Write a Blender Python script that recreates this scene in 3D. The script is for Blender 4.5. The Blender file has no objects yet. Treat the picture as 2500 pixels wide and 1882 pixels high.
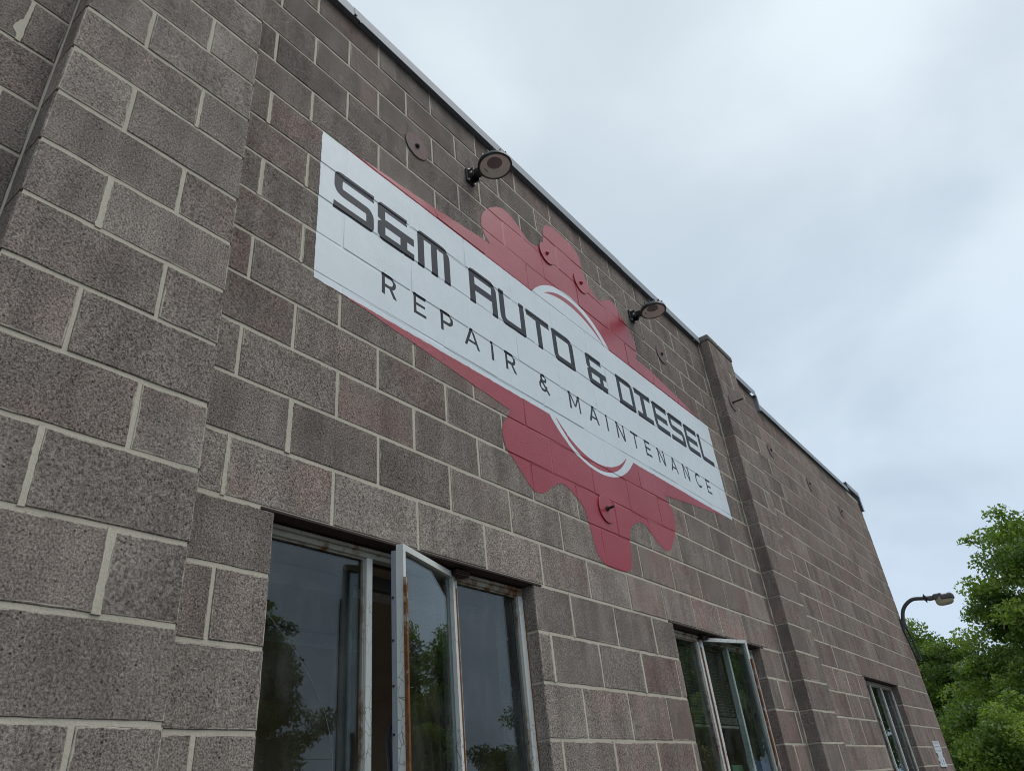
import bpy, bmesh, math, random
import numpy as np
from mathutils import Vector, Matrix
from mathutils.geometry import delaunay_2d_cdt

random.seed(7)
rng = np.random.default_rng(7)
SC = bpy.context.scene
COL = SC.collection
rad = math.radians
G = 4.30            # height of the sign's top joint above the ground (all z below are measured from that joint)
S = 0.2032          # course height = half a block

# ------------------------------------------------------------------ camera
cam_data = bpy.data.cameras.new('camera')
cam_data.sensor_fit = 'HORIZONTAL'
cam_data.sensor_width = 36.0
cam_data.lens = 1755.96 / 2500.0 * 36.0
cam_data.clip_start = 0.05
cam_data.clip_end = 3000.0
cam = bpy.data.objects.new('camera', cam_data)
COL.objects.link(cam)
_R = ((0.6079774564504729, -0.7884573320393856, -0.09326547057377299),
      (0.35897682264274106, 0.3777632010790961, -0.8534814612607565),
      (0.7081659786048292, 0.4854173456560943, 0.5127094179775288))
CAM = Vector((-1.2887, -1.8005, -2.7036 + G))
_m = Matrix.Identity(4)
for i in range(3):
    _m[i][0] = _R[0][i]; _m[i][1] = -_R[1][i]; _m[i][2] = -_R[2][i]; _m[i][3] = CAM[i]
cam.matrix_world = _m
SC.camera = cam

# ------------------------------------------------------------------ render / exposure
SC.view_settings.view_transform = 'Standard'
SC.view_settings.look = 'None'
SC.view_settings.gamma = 1.0
SC.view_settings.use_curve_mapping = False
SC.view_settings.exposure = 0.0
SC.cycles.use_denoising = True
SC.cycles.filter_width = 1.0
SC.cycles.max_bounces = 8
SC.cycles.transparent_max_bounces = 12
SC.cycles.caustics_reflective = False
SC.cycles.caustics_refractive = False

# ------------------------------------------------------------------ world: overcast sky
SUN_EL, SUN_AZ = 58.0, -62.0     # azimuth measured from +x (along the wall) towards +y; the sun stands in front of the wall
world = bpy.data.worlds.new('World')
SC.world = world
world.use_nodes = True
wn, wl = world.node_tree.nodes, world.node_tree.links
wn.clear()
def wnode(t, **kw):
    n = wn.new(t)
    for k, v in kw.items():
        setattr(n, k, v)
    return n
w_out = wnode('ShaderNodeOutputWorld')
w_bg = wnode('ShaderNodeBackground'); w_bg.inputs['Strength'].default_value = 0.1
wl.new(w_bg.outputs[0], w_out.inputs[0])
w_sky = wnode('ShaderNodeTexSky', sky_type='NISHITA', sun_disc=False, sun_elevation=rad(SUN_EL), sun_rotation=rad(90 - SUN_AZ))
w_sky.altitude = 200; w_sky.air_density = 1.0; w_sky.dust_density = 2.0
w_tc = wnode('ShaderNodeTexCoord')
w_sep = wnode('ShaderNodeSeparateXYZ'); wl.new(w_tc.outputs['Generated'], w_sep.inputs[0])
def wmath(op, a, b=None, c=None, clamp=False):
    n = wnode('ShaderNodeMath', operation=op, use_clamp=clamp)
    for k, v in enumerate((a, b, c)):
        if v is None: continue
        if isinstance(v, (int, float)): n.inputs[k].default_value = v
        else: wl.new(v, n.inputs[k])
    return n.outputs[0]
w_z = wmath('MAXIMUM', w_sep.outputs[2], 0.0)
w_d = wmath('ADD', w_z, 0.30)
w_cmb = wnode('ShaderNodeCombineXYZ')
wl.new(wmath('DIVIDE', w_sep.outputs[0], w_d), w_cmb.inputs[0])
wl.new(wmath('DIVIDE', w_sep.outputs[1], w_d), w_cmb.inputs[1])
w_n1 = wnode('ShaderNodeTexNoise'); w_n1.inputs['Scale'].default_value = 2.4; w_n1.inputs['Detail'].default_value = 7.0
w_n1.inputs['Roughness'].default_value = 0.45; w_n1.inputs['Distortion'].default_value = 0.25
w_n2 = wnode('ShaderNodeTexNoise'); w_n2.inputs['Scale'].default_value = 0.7; w_n2.inputs['Detail'].default_value = 3.0
wl.new(w_cmb.outputs[0], w_n1.inputs['Vector']); wl.new(w_cmb.outputs[0], w_n2.inputs['Vector'])
w_mix = wmath('ADD', wmath('MULTIPLY', w_n1.outputs['Fac'], 0.55), wmath('MULTIPLY', w_n2.outputs['Fac'], 0.55))
w_ramp = wnode('ShaderNodeValToRGB')
w_ramp.color_ramp.interpolation = 'EASE'
w_ramp.color_ramp.elements[0].position = 0.42; w_ramp.color_ramp.elements[0].color = (6.5, 7.35, 8.1, 1)
w_ramp.color_ramp.elements[1].position = 0.66; w_ramp.color_ramp.elements[1].color = (8.7, 9.5, 10.1, 1)
wl.new(w_mix, w_ramp.inputs[0])
# thicker, brighter cloud overhead than near the horizon
w_h = wmath('SMOOTH_MIN', wmath('MULTIPLY', w_z, 1.25), 1.0, 0.2)
w_mul = wnode('ShaderNodeMix', data_type='RGBA', blend_type='MULTIPLY'); w_mul.inputs['Factor'].default_value = 1.0
w_g = wnode('ShaderNodeMix', data_type='RGBA'); w_g.inputs['A'].default_value = (0.71, 0.80, 0.92, 1); w_g.inputs['B'].default_value = (1.07, 1.085, 1.07, 1)
wl.new(w_h, w_g.inputs['Factor'])
wl.new(w_ramp.outputs[0], w_mul.inputs['A']); wl.new(w_g.outputs['Result'], w_mul.inputs['B'])
w_fin = wnode('ShaderNodeMix', data_type='RGBA'); w_fin.inputs['Factor'].default_value = 0.86
wl.new(w_sky.outputs[0], w_fin.inputs['A']); wl.new(w_mul.outputs['Result'], w_fin.inputs['B'])
wl.new(w_fin.outputs['Result'], w_bg.inputs['Color'])

sun_data = bpy.data.lights.new('sun', 'SUN')
sun_data.energy = 1.2
sun_data.angle = rad(40)
sun_data.color = (1.0, 0.97, 0.92)
sun = bpy.data.objects.new('sun', sun_data); COL.objects.link(sun)
_d = Vector((math.cos(rad(SUN_EL)) * math.cos(rad(SUN_AZ)), math.cos(rad(SUN_EL)) * math.sin(rad(SUN_AZ)), math.sin(rad(SUN_EL))))
sun.location = (0, -30, 40)
sun.rotation_euler = _d.to_track_quat('Z', 'Y').to_euler()

# ------------------------------------------------------------------ material helpers
class NT:
    def __init__(self, name):
        self.m = bpy.data.materials.new(name); self.m.use_nodes = True
        self.t = self.m.node_tree; self.n = self.t.nodes; self.l = self.t.links; self.n.clear()
        self.out = self.n.new('ShaderNodeOutputMaterial')
    def node(self, typ, inputs=None, **kw):
        n = self.n.new(typ)
        for k, v in kw.items(): setattr(n, k, v)
        for k, v in (inputs or {}).items(): self.set(n, k, v)
        return n
    def set(self, n, k, v):
        if hasattr(v, 'is_output') or isinstance(v, bpy.types.NodeSocket): self.l.new(v, n.inputs[k])
        else: n.inputs[k].default_value = v
    def math(self, op, a, b=None, clamp=False):
        n = self.node('ShaderNodeMath', {0: a}, operation=op, use_clamp=clamp)
        if b is not None: self.set(n, 1, b)
        return n.outputs[0]
    def noise(self, vec, scale, detail=2.0, rough=0.5, dist=0.0):
        return self.node('ShaderNodeTexNoise', {'Vector': vec, 'Scale': scale, 'Detail': detail, 'Roughness': rough, 'Distortion': dist}).outputs['Fac']
    def ramp(self, fac, *stops, interp='LINEAR'):
        n = self.node('ShaderNodeValToRGB', {0: fac}); cr = n.color_ramp; cr.interpolation = interp
        while len(cr.elements) < len(stops): cr.elements.new(0.5)
        for e, (p, c) in zip(cr.elements, stops):
            e.position = p; e.color = (c, c, c, 1) if isinstance(c, (int, float)) else (*c[:3], 1)
        return n.outputs[0]
    def mix(self, fac, a, b, blend='MIX'):
        n = self.node('ShaderNodeMix', data_type='RGBA', blend_type=blend)
        self.set(n, 'Factor', fac)
        for k, v in (('A', a), ('B', b)):
            self.set(n, k, (*v, 1) if isinstance(v, tuple) and len(v) == 3 else v)
        return n.outputs['Result']
    def mapped(self, vec, scale):
        return self.node('ShaderNodeMapping', {'Vector': vec, 'Scale': scale}).outputs[0]
    def principled(self, **inp):
        b = self.node('ShaderNodeBsdfPrincipled')
        for k, v in inp.items():
            k = k.replace('_', ' ')
            if isinstance(v, tuple) and len(v) == 3 and 'Color' in k: v = (*v, 1)
            self.set(b, k, v)
        return b
    def finish(self, b):
        self.l.new(b.outputs[0], self.out.inputs[0]); return self.m
    def bump(self, h, strength, dist):
        return self.node('ShaderNodeBump', {'Height': h, 'Strength': strength, 'Distance': dist}).outputs[0]
    @property
    def pos(self): return self.node('ShaderNodeNewGeometry').outputs['Position']

MORTAR_RGB = (0.47, 0.43, 0.35)

def block_material(name, source):
    """Open-textured concrete block; 'source' says where the per-block tint comes from (object colour or a mesh attribute)."""
    t = NT(name)
    if source == 'object':
        oi = t.node('ShaderNodeObjectInfo'); col, alpha = oi.outputs['Color'], oi.outputs['Alpha']
    else:
        at = t.node('ShaderNodeAttribute', attribute_name='tint'); col, alpha = at.outputs['Color'], at.outputs['Alpha']
    edge = t.node('ShaderNodeAttribute', attribute_name='edge').outputs['Fac']
    sp = t.node('ShaderNodeSeparateColor', {0: col})
    mult, red, eff = sp.outputs[0], sp.outputs[1], sp.outputs[2]
    off = t.node('ShaderNodeCombineXYZ', {0: t.math('MULTIPLY', alpha, 37.0), 1: t.math('MULTIPLY', alpha, 11.0), 2: t.math('MULTIPLY', alpha, 23.0)}).outputs[0]
    p = t.node('ShaderNodeVectorMath', {0: t.pos, 1: off}, operation='ADD').outputs[0]
    g1 = t.noise(p, 175.0, 6.0, 0.80)
    g2 = t.noise(p, 95.0, 3.0, 0.6)
    cw = t.math('MULTIPLY', alpha, 0.26)
    gr = t.math('ADD', t.math('MULTIPLY', g1, t.math('SUBTRACT', 1.0, cw)), t.math('MULTIPLY', g2, cw))
    grain = t.ramp(gr, (0.385, 0.0), (0.50, 0.44), (0.63, 1.0))
    pit = t.node('ShaderNodeTexVoronoi', {'Vector': p, 'Scale': 62.0, 'Randomness': 1.0})
    pits = t.ramp(pit.outputs['Distance'], (0.10, 1.0), (0.24, 0.0))
    pit_on = t.ramp(t.noise(p, 16.0, 2.0), (0.44, 0.0), (0.60, 1.0))
    pits = t.math('MULTIPLY', pits, pit_on)
    blot = t.noise(p, 6.5, 4.0, 0.55)
    base = t.mix(grain, (0.059, 0.0485, 0.0425), (0.560, 0.476, 0.414))
    base = t.mix(t.math('MULTIPLY', pits, 0.9), base, (0.03, 0.027, 0.025))
    # iron-red firing clouds in some blocks
    rmask = t.math('MULTIPLY', red, t.ramp(t.noise(p, 4.2, 3.0, 0.5), (0.36, 0.0), (0.62, 1.0)))
    base = t.mix(rmask, base, t.mix(1.0, base, (1.04, 0.84, 0.845), 'MULTIPLY'))
    # lime bloom: pale powdery patches that spread from the joints
    em = t.math('MULTIPLY', eff, t.ramp(t.math('ADD', t.noise(p, 5.0, 4.0, 0.6), t.math('MULTIPLY', edge, -0.10)), (0.40, 0.0), (0.66, 1.0)))
    base = t.mix(t.math('MULTIPLY', em, 0.55), base, t.mix(grain, (0.20, 0.19, 0.17), (0.47, 0.45, 0.41)))
    shade = t.math('ADD', 0.66, t.math('MULTIPLY', blot, 0.68))
    streak = t.noise(t.mapped(p, (7.0, 7.0, 1.1)), 1.6, 3.0, 0.5)
    shade = t.math('MULTIPLY', shade, t.ramp(streak, (0.30, 0.72), (0.60, 1.0)))
    shade = t.math('MULTIPLY', shade, mult)
    base = t.mix(1.0, base, t.node('ShaderNodeCombineColor', {0: shade, 1: shade, 2: shade}).outputs[0], 'MULTIPLY')
    # mortar smeared over the block edges
    sm = t.math('SUBTRACT', t.math('ADD', t.noise(p, 24.0, 3.0, 0.6), t.math('MULTIPLY', t.noise(p, 2.6, 2.0), 0.9)), t.math('MULTIPLY', edge, 1.6))
    smear = t.ramp(sm, (0.88, 0.0), (0.99, 1.0))
    base = t.mix(t.math('MULTIPLY', smear, 0.8), base, t.mix(g1, (0.42, 0.38, 0.31), (0.60, 0.545, 0.445)))
    h = t.math('SUBTRACT', t.math('MULTIPLY', grain, t.math('SUBTRACT', 1.0, t.math('MULTIPLY', smear, 0.8))), t.math('MULTIPLY', pits, 1.2))
    b = t.principled(Base_Color=base, Roughness=0.95, Specular_IOR_Level=0.15, Normal=t.bump(h, 0.55, 0.0035))
    return t.finish(b)

M = {}
M['block'] = block_material('block_face', 'object')
M['block_far'] = block_material('block_face_far', 'attribute')

def make_mats():
    t = NT('mortar'); p = t.pos
    n = t.noise(p, 120.0, 4.0, 0.6); n2 = t.noise(p, 3.0, 3.0)
    c = t.mix(n, (0.46, 0.415, 0.335), (0.63, 0.57, 0.465))
    c = t.mix(t.ramp(n2, (0.45, 0.0), (0.75, 0.5)), c, (0.40, 0.365, 0.29))
    M['mortar'] = t.finish(t.principled(Base_Color=c, Roughness=0.95, Specular_IOR_Level=0.15, Normal=t.bump(n, 0.5, 0.004)))

    def paint(name, col, rough, bump, dirt, spec):
        t = NT(name); p = t.pos
        n = t.noise(p, 120.0, 4.0, 0.7); big = t.noise(p, 1.7, 3.0); fine = t.noise(t.mapped(p, (1, 1, 1)), 14.0, 4.0, 0.6)
        vary = t.math('ADD', 1.0 - dirt * 0.5, t.math('MULTIPLY', fine, dirt))
        c = t.mix(1.0, (*col, 1), t.node('ShaderNodeCombineColor', {0: vary, 1: vary, 2: vary}).outputs[0], 'MULTIPLY')
        pin = t.node('ShaderNodeTexVoronoi', {'Vector': p, 'Scale': 30.0})
        hole = t.math('MULTIPLY', t.ramp(pin.outputs['Distance'], (0.03, 1.0), (0.07, 0.0)), t.ramp(t.noise(p, 5.0, 2.0), (0.56, 0.0), (0.66, 1.0)))
        c = t.mix(t.math('MULTIPLY', hole, 0.55), c, (0.08, 0.075, 0.07))
        amt = t.ramp(big, (0.42, 0.15), (0.60, 1.0))
        h = t.math('SUBTRACT', t.math('MULTIPLY', n, amt), t.math('MULTIPLY', hole, 1.0))
        M[name] = t.finish(t.principled(Base_Color=c, Roughness=rough, Specular_IOR_Level=spec, Normal=t.bump(h, bump, 0.004)))
    paint('paint_white', (0.69, 0.745, 0.775), 0.45, 0.65, 0.16, 0.35)
    paint('paint_red', (0.345, 0.028, 0.047), 0.36, 0.85, 0.34, 0.40)
    paint('paint_slate', (0.019, 0.024, 0.036), 0.45, 0.30, 0.30, 0.16)

    t = NT('flashing_metal'); p = t.pos
    n = t.noise(t.mapped(p, (0.6, 3, 3)), 3.0, 4.0)
    c = t.mix(n, (0.235, 0.255, 0.285), (0.31, 0.335, 0.37))
    M['flashing'] = t.finish(t.principled(Base_Color=c, Roughness=0.5, Metallic=0.0, Specular_IOR_Level=0.4, Normal=t.bump(t.noise(p, 5.0, 2.0), 0.08, 0.02)))

    t = NT('cap_concrete'); p = t.pos
    n = t.noise(p, 140.0, 4.0, 0.6)
    c = t.mix(n, (0.09, 0.08, 0.073), (0.25, 0.23, 0.21))
    M['cap'] = t.finish(t.principled(Base_Color=c, Roughness=0.95, Specular_IOR_Level=0.15, Normal=t.bump(n, 0.6, 0.006)))

    def rusted_paint(name, col, lo, hi):
        t = NT(name); p = t.pos
        a = t.noise(p, 22.0, 5.0, 0.65); b_ = t.noise(p, 3.0, 3.0)
        m = t.ramp(t.math('ADD', t.math('MULTIPLY', a, 0.6), t.math('MULTIPLY', b_, 0.5)), (lo, 0.0), (hi, 1.0))
        rust = t.mix(t.noise(p, 60.0, 3.0), (0.07, 0.028, 0.012), (0.26, 0.115, 0.04))
        cr = t.node('ShaderNodeTexVoronoi', {'Vector': t.mapped(p, (1, 1, 0.5)), 'Scale': 42.0}, feature='DISTANCE_TO_EDGE')
        crack = t.math('MULTIPLY', t.ramp(cr.outputs['Distance'], (0.0, 1.0), (0.03, 0.0)), t.ramp(b_, (0.45, 0.0), (0.55, 0.8)))
        c = t.mix(t.noise(p, 9.0, 3.0), tuple(x * 0.82 for x in col), col)
        c = t.mix(crack, c, (0.09, 0.085, 0.075))
        c = t.mix(m, c, rust)
        M[name] = t.finish(t.principled(Base_Color=c, Roughness=t.mix(m, (0.5, 0.5, 0.5), (0.9, 0.9, 0.9)), Specular_IOR_Level=0.35,
                                        Normal=t.bump(t.math('SUBTRACT', t.math('MULTIPLY', a, 0.5), t.math('ADD', crack, t.math('MULTIPLY', m, 0.6))), 0.5, 0.003)))
    rusted_paint('frame_paint', (0.72, 0.73, 0.69), 0.665, 0.73)
    rusted_paint('frame_old', (0.40, 0.385, 0.32), 0.54, 0.66)
    rusted_paint('frame_rust', (0.55, 0.53, 0.47), 0.42, 0.52)
    rusted_paint('frame_brown', (0.24, 0.11, 0.045), 0.50, 0.70)

    t = NT('shaded_rusty_steel'); p = t.pos
    n = t.noise(p, 35.0, 5.0, 0.65)
    M['rust'] = t.finish(t.principled(Base_Color=t.mix(n, (0.014, 0.008, 0.007), (0.060, 0.031, 0.025)), Roughness=0.85, Normal=t.bump(n, 0.5, 0.003)))  # rust taken near black: shadow under the window heads put into the colour
    t = NT('plate_steel'); p = t.pos
    n = t.noise(p, 28.0, 5.0, 0.62); n2 = t.noise(p, 9.0, 2.0)
    c = t.mix(n, (0.105, 0.058, 0.052), (0.20, 0.125, 0.112))
    c = t.mix(t.ramp(n2, (0.5, 0.0), (0.7, 0.6)), c, (0.14, 0.125, 0.12))
    M['plate'] = t.finish(t.principled(Base_Color=c, Roughness=0.75, Normal=t.bump(n, 0.35, 0.002)))
    t = NT('dark_nut'); M['nut'] = t.finish(t.principled(Base_Color=(0.035, 0.024, 0.022), Roughness=0.7, Metallic=0.3))

    t = NT('window_glass'); p = t.pos
    lw = t.node('ShaderNodeLayerWeight', {'Blend': 0.5}).outputs['Facing']
    fac = t.math('ADD', 0.040, t.math('MULTIPLY', t.math('POWER', lw, 4.5), 0.80))
    tr = t.node('ShaderNodeBsdfTransparent', {'Color': (0.80, 0.85, 0.85, 1)})
    gl = t.node('ShaderNodeBsdfGlossy', {'Roughness': 0.0, 'Color': (0.92, 0.97, 1, 1), 'Normal': t.bump(t.noise(p, 1.6, 0.0), 0.012, 0.05)})
    df = t.node('ShaderNodeBsdfDiffuse', {'Color': (0.30, 0.30, 0.28, 1)})
    dirt = t.math('MULTIPLY', t.ramp(t.noise(t.mapped(p, (3, 3, 1)), 5.0, 5.0, 0.6), (0.45, 0.0), (0.85, 1.0)), 0.10)
    m1 = t.node('ShaderNodeMixShader', {0: dirt, 1: tr.outputs[0], 2: df.outputs[0]})
    m2 = t.node('ShaderNodeMixShader', {0: fac, 1: m1.outputs[0], 2: gl.outputs[0]})
    M['glass'] = t.finish(m2)
    t = NT('crack_edge'); M['crack'] = t.finish(t.principled(Base_Color=(0.20, 0.22, 0.23), Roughness=0.2))

    t = NT('room_wall'); p = t.pos
    M['room'] = t.finish(t.principled(Base_Color=t.mix(t.noise(p, 1.5, 3.0), (0.44, 0.36, 0.28), (0.58, 0.49, 0.39)), Roughness=0.9))
    t = NT('room_trim'); M['trim'] = t.finish(t.principled(Base_Color=(0.05, 0.042, 0.036), Roughness=0.7))
    t = NT('blind_slat'); M['slat'] = t.finish(t.principled(Base_Color=t.mix(t.noise(t.pos, 14.0, 3.0), (0.26, 0.24, 0.17), (0.38, 0.355, 0.26)), Roughness=0.6))
    t = NT('black_enamel'); M['black'] = t.finish(t.principled(Base_Color=t.mix(t.noise(t.pos, 40.0, 3.0), (0.008, 0.008, 0.010), (0.022, 0.022, 0.026)), Roughness=0.35))
    t = NT('reflector'); M['reflector'] = t.finish(t.principled(Base_Color=t.mix(t.noise(t.pos, 30.0, 2.0), (0.72, 0.66, 0.60), (0.80, 0.74, 0.68)), Roughness=0.45))
    t = NT('lamp_lens'); M['lens'] = t.finish(t.principled(Base_Color=(0.50, 0.44, 0.30), Roughness=0.25, Transmission_Weight=0.25))
    t = NT('led_face')
    v = t.node('ShaderNodeTexVoronoi', {'Vector': t.pos, 'Scale': 190.0}); M['led'] = t.finish(t.principled(Base_Color=t.mix(t.ramp(v.outputs['Distance'], (0.3, 0.0), (0.5, 1.0)), (0.36, 0.31, 0.28), (0.15, 0.13, 0.125)), Roughness=0.5))
    t = NT('zinc_bolt'); M['zinc'] = t.finish(t.principled(Base_Color=(0.45, 0.46, 0.48), Roughness=0.3, Metallic=0.9))
    t = NT('conduit'); n = t.noise(t.pos, 18.0, 4.0); M['conduit'] = t.finish(t.principled(Base_Color=t.mix(n, (0.050, 0.052, 0.056), (0.085, 0.088, 0.094)), Roughness=0.55))
    t = NT('luminaire_grey'); M['lumi'] = t.finish(t.principled(Base_Color=t.mix(t.noise(t.pos, 20.0, 3.0), (0.07, 0.065, 0.066), (0.12, 0.115, 0.115)), Roughness=0.55))
    t = NT('cable_sheath'); M['cable'] = t.finish(t.principled(Base_Color=t.mix(t.noise(t.pos, 15.0, 3.0), (0.012, 0.02, 0.018), (0.03, 0.04, 0.036)), Roughness=0.45))
    t = NT('white_plate'); M['whiteplate'] = t.finish(t.principled(Base_Color=t.mix(t.noise(t.pos, 30.0, 4.0), (0.62, 0.65, 0.70), (0.78, 0.80, 0.84)), Roughness=0.45))
    t = NT('asphalt'); p = t.pos
    n = t.noise(p, 60.0, 4.0, 0.6); n2 = t.noise(p, 0.35, 4.0)
    c = t.mix(n, (0.06, 0.058, 0.055), (0.16, 0.152, 0.142)); c = t.mix(t.ramp(n2, (0.4, 0.0), (0.65, 0.5)), c, (0.20, 0.18, 0.155))
    M['ground'] = t.finish(t.principled(Base_Color=c, Roughness=0.95, Normal=t.bump(n, 0.5, 0.01)))
    t = NT('roof_membrane'); M['roof'] = t.finish(t.principled(Base_Color=t.mix(t.noise(t.pos, 3.0, 3.0), (0.10, 0.10, 0.10), (0.16, 0.16, 0.155)), Roughness=0.9))
    t = NT('bark'); p = t.pos
    n = t.noise(t.mapped(p, (1, 1, 0.25)), 22.0, 5.0, 0.65)
    M['bark'] = t.finish(t.principled(Base_Color=t.mix(n, (0.035, 0.028, 0.022), (0.16, 0.135, 0.11)), Roughness=0.95, Normal=t.bump(n, 0.8, 0.03)))
    t = NT('pole_wood'); p = t.pos
    n = t.noise(t.mapped(p, (1, 1, 0.05)), 40.0, 5.0, 0.65)
    M['pole'] = t.finish(t.principled(Base_Color=t.mix(n, (0.10, 0.055, 0.03), (0.27, 0.16, 0.09)), Roughness=0.9))
    t = NT('leaf')
    tone = t.node('ShaderNodeAttribute', attribute_name='tone').outputs['Fac']
    c = t.ramp(tone, (0.0, (0.048, 0.088, 0.023)), (0.5, (0.150, 0.215, 0.047)), (1.0, (0.32, 0.385, 0.09)))
    pb = t.principled(Base_Color=c, Roughness=0.45, Specular_IOR_Level=0.35)
    tl = t.node('ShaderNodeBsdfTranslucent', {'Color': t.mix(1.0, c, (1.5, 1.75, 0.7), 'MULTIPLY')})
    ms = t.node('ShaderNodeMixShader', {0: 0.38, 1: pb.outputs[0], 2: tl.outputs[0]})
    M['leaf'] = t.finish(ms)
    t = NT('dried_stems'); M['straw'] = t.finish(t.principled(Base_Color=t.mix(t.noise(t.pos, 40.0, 3.0), (0.30, 0.19, 0.09), (0.60, 0.42, 0.22)), Roughness=0.9))
    t = NT('green_card'); M['green'] = t.finish(t.principled(Base_Color=t.mix(t.noise(t.pos, 12.0, 2.0), (0.12, 0.22, 0.11), (0.16, 0.28, 0.15)), Roughness=0.7))
    t = NT('blue_card'); M['blue'] = t.finish(t.principled(Base_Color=t.mix(t.noise(t.pos, 12.0, 2.0), (0.08, 0.12, 0.30), (0.12, 0.17, 0.38)), Roughness=0.6))
make_mats()

# ------------------------------------------------------------------ mesh helpers (z is given from the sign's top joint; G is added on build)
class MB:
    def __init__(self): self.v = []; self.f = []; self.smooth = []
    def add(self, vs, fs, smooth=False):
        o = len(self.v); self.v += [tuple(p) for p in vs]; self.f += [tuple(i + o for i in f) for f in fs]; self.smooth += [smooth] * len(fs); return self
    def box(self, x0, x1, y0, y1, z0, z1, b=0.0):
        if b <= 0:
            v = [(x0, y0, z0), (x1, y0, z0), (x1, y1, z0), (x0, y1, z0), (x0, y0, z1), (x1, y0, z1), (x1, y1, z1), (x0, y1, z1)]
            return self.add(v, [(0, 3, 2, 1), (4, 5, 6, 7), (0, 1, 5, 4), (1, 2, 6, 5), (2, 3, 7, 6), (3, 0, 4, 7)])
        bm = bmesh.new(); bmesh.ops.create_cube(bm, size=1.0)
        for q in bm.verts: q.co = ((x0 + x1) / 2 + q.co.x * (x1 - x0), (y0 + y1) / 2 + q.co.y * (y1 - y0), (z0 + z1) / 2 + q.co.z * (z1 - z0))
        bmesh.ops.bevel(bm, geom=bm.edges[:], offset=b, segments=1, affect='EDGES')
        bm.verts.index_update(); vs = [tuple(q.co) for q in bm.verts]; fs = [tuple(q.index for q in f.verts) for f in bm.faces]; bm.free()
        return self.add(vs, fs)
    def obox(self, c, ax, ay, az, sx, sy, sz):
        c, ax, ay, az = Vector(c), Vector(ax).normalized(), Vector(ay).normalized(), Vector(az).normalized()
        v = [c + ax * (i * sx / 2) + ay * (j * sy / 2) + az * (k * sz / 2) for k in (-1, 1) for i, j in ((-1, -1), (1, -1), (1, 1), (-1, 1))]
        return self.add(v, [(0, 3, 2, 1), (4, 5, 6, 7), (0, 1, 5, 4), (1, 2, 6, 5), (2, 3, 7, 6), (3, 0, 4, 7)])
    def tube(self, path, r, n=10, caps=True):
        P = [Vector(p) for p in path]; rs = r if isinstance(r, (list, tuple)) else [r] * len(P)
        vs, fs = [], []
        ref = None
        for k, p in enumerate(P):
            d = (P[min(k + 1, len(P) - 1)] - P[max(k - 1, 0)]).normalized()
            if ref is None: ref = d.orthogonal().normalized()
            u = (ref - d * ref.dot(d)).normalized(); ref = u; w = d.cross(u)
            vs += [p + (u * math.cos(2 * math.pi * i / n) + w * math.sin(2 * math.pi * i / n)) * rs[k] for i in range(n)]
        for k in range(len(P) - 1):
            for i in range(n):
                a, b = k * n + i, k * n + (i + 1) % n
                fs.append((a, b, b + n, a + n))
        if caps: fs += [tuple(range(n - 1, -1, -1)), tuple(range((len(P) - 1) * n, len(P) * n))]
        return self.add(vs, fs, True)
    def lathe(self, c, axis, prof, n=32, smooth=True, caps=True):
        """prof: list of (radius, distance along axis)"""
        c, a = Vector(c), Vector(axis).normalized(); u = a.orthogonal().normalized(); w = a.cross(u)
        vs, fs = [], []
        for r, h in prof: vs += [c + a * h + (u * math.cos(2 * math.pi * i / n) + w * math.sin(2 * math.pi * i / n)) * r for i in range(n)]
        for k in range(len(prof) - 1):
            for i in range(n):
                x, y = k * n + i, k * n + (i + 1) % n
                fs.append((x, y, y + n, x + n))
        if caps and prof[0][0] > 1e-4: fs.append(tuple(range(n - 1, -1, -1)))
        if caps and prof[-1][0] > 1e-4: fs.append(tuple(range((len(prof) - 1) * n, len(prof) * n)))
        return self.add(vs, fs, smooth)
    def prism(self, poly_yz, x0, x1):
        n = len(poly_yz); v = [(x0, y, z) for y, z in poly_yz] + [(x1, y, z) for y, z in poly_yz]
        return self.add(v, [tuple(range(n - 1, -1, -1)), tuple(range(n, 2 * n))] + [(i, (i + 1) % n, n + (i + 1) % n, n + i) for i in range(n)])
    def mesh(self, name, dz=G):
        me = bpy.data.meshes.new(name); me.from_pydata([(x, y, z + dz) for x, y, z in self.v], [], self.f)
        if any(self.smooth): me.polygons.foreach_set('use_smooth', self.smooth)
        me.update(); return me

def obj(name, mesh, mat=None, parent=None):
    if isinstance(mesh, MB): mesh = mesh.mesh(name)
    if mat is not None and not mesh.materials:
        mesh.materials.append(M[mat])
        if any(p.use_smooth for p in mesh.polygons[:4]):
            mesh.set_sharp_from_angle(angle=rad(40))
    o = bpy.data.objects.new(name, mesh); COL.objects.link(o)
    if parent is not None: put(o, parent)
    return o
BASE = {}
def put(o, parent):
    o.parent = parent
    o.matrix_parent_inverse = Matrix.Translation(-BASE.get(parent.name, Vector((0, 0, 0))))
def thing(name, loc, label, cat, group=None):
    o = bpy.data.objects.new(name, None); COL.objects.link(o); o.location = loc; o.empty_display_size = 0.2
    BASE[o.name] = Vector(loc); tag(o, label, cat, group); return o
def tag(o, label, cat, group=None):
    o['label'] = label; o['category'] = cat
    if group: o['group'] = group
def fix_normals(me):
    bm = bmesh.new(); bm.from_mesh(me); bmesh.ops.recalc_face_normals(bm, faces=bm.faces[:]); bm.to_mesh(me); bm.free()

# ------------------------------------------------------------------ ground
g = MB(); g.add([(-900, -900, 0), (900, -900, 0), (900, 900, 0), (-900, 900, 0)], [(0, 1, 2, 3)])
go = obj('ground', g.mesh('ground', 0.0), 'ground'); go['kind'] = 'structure'

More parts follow.
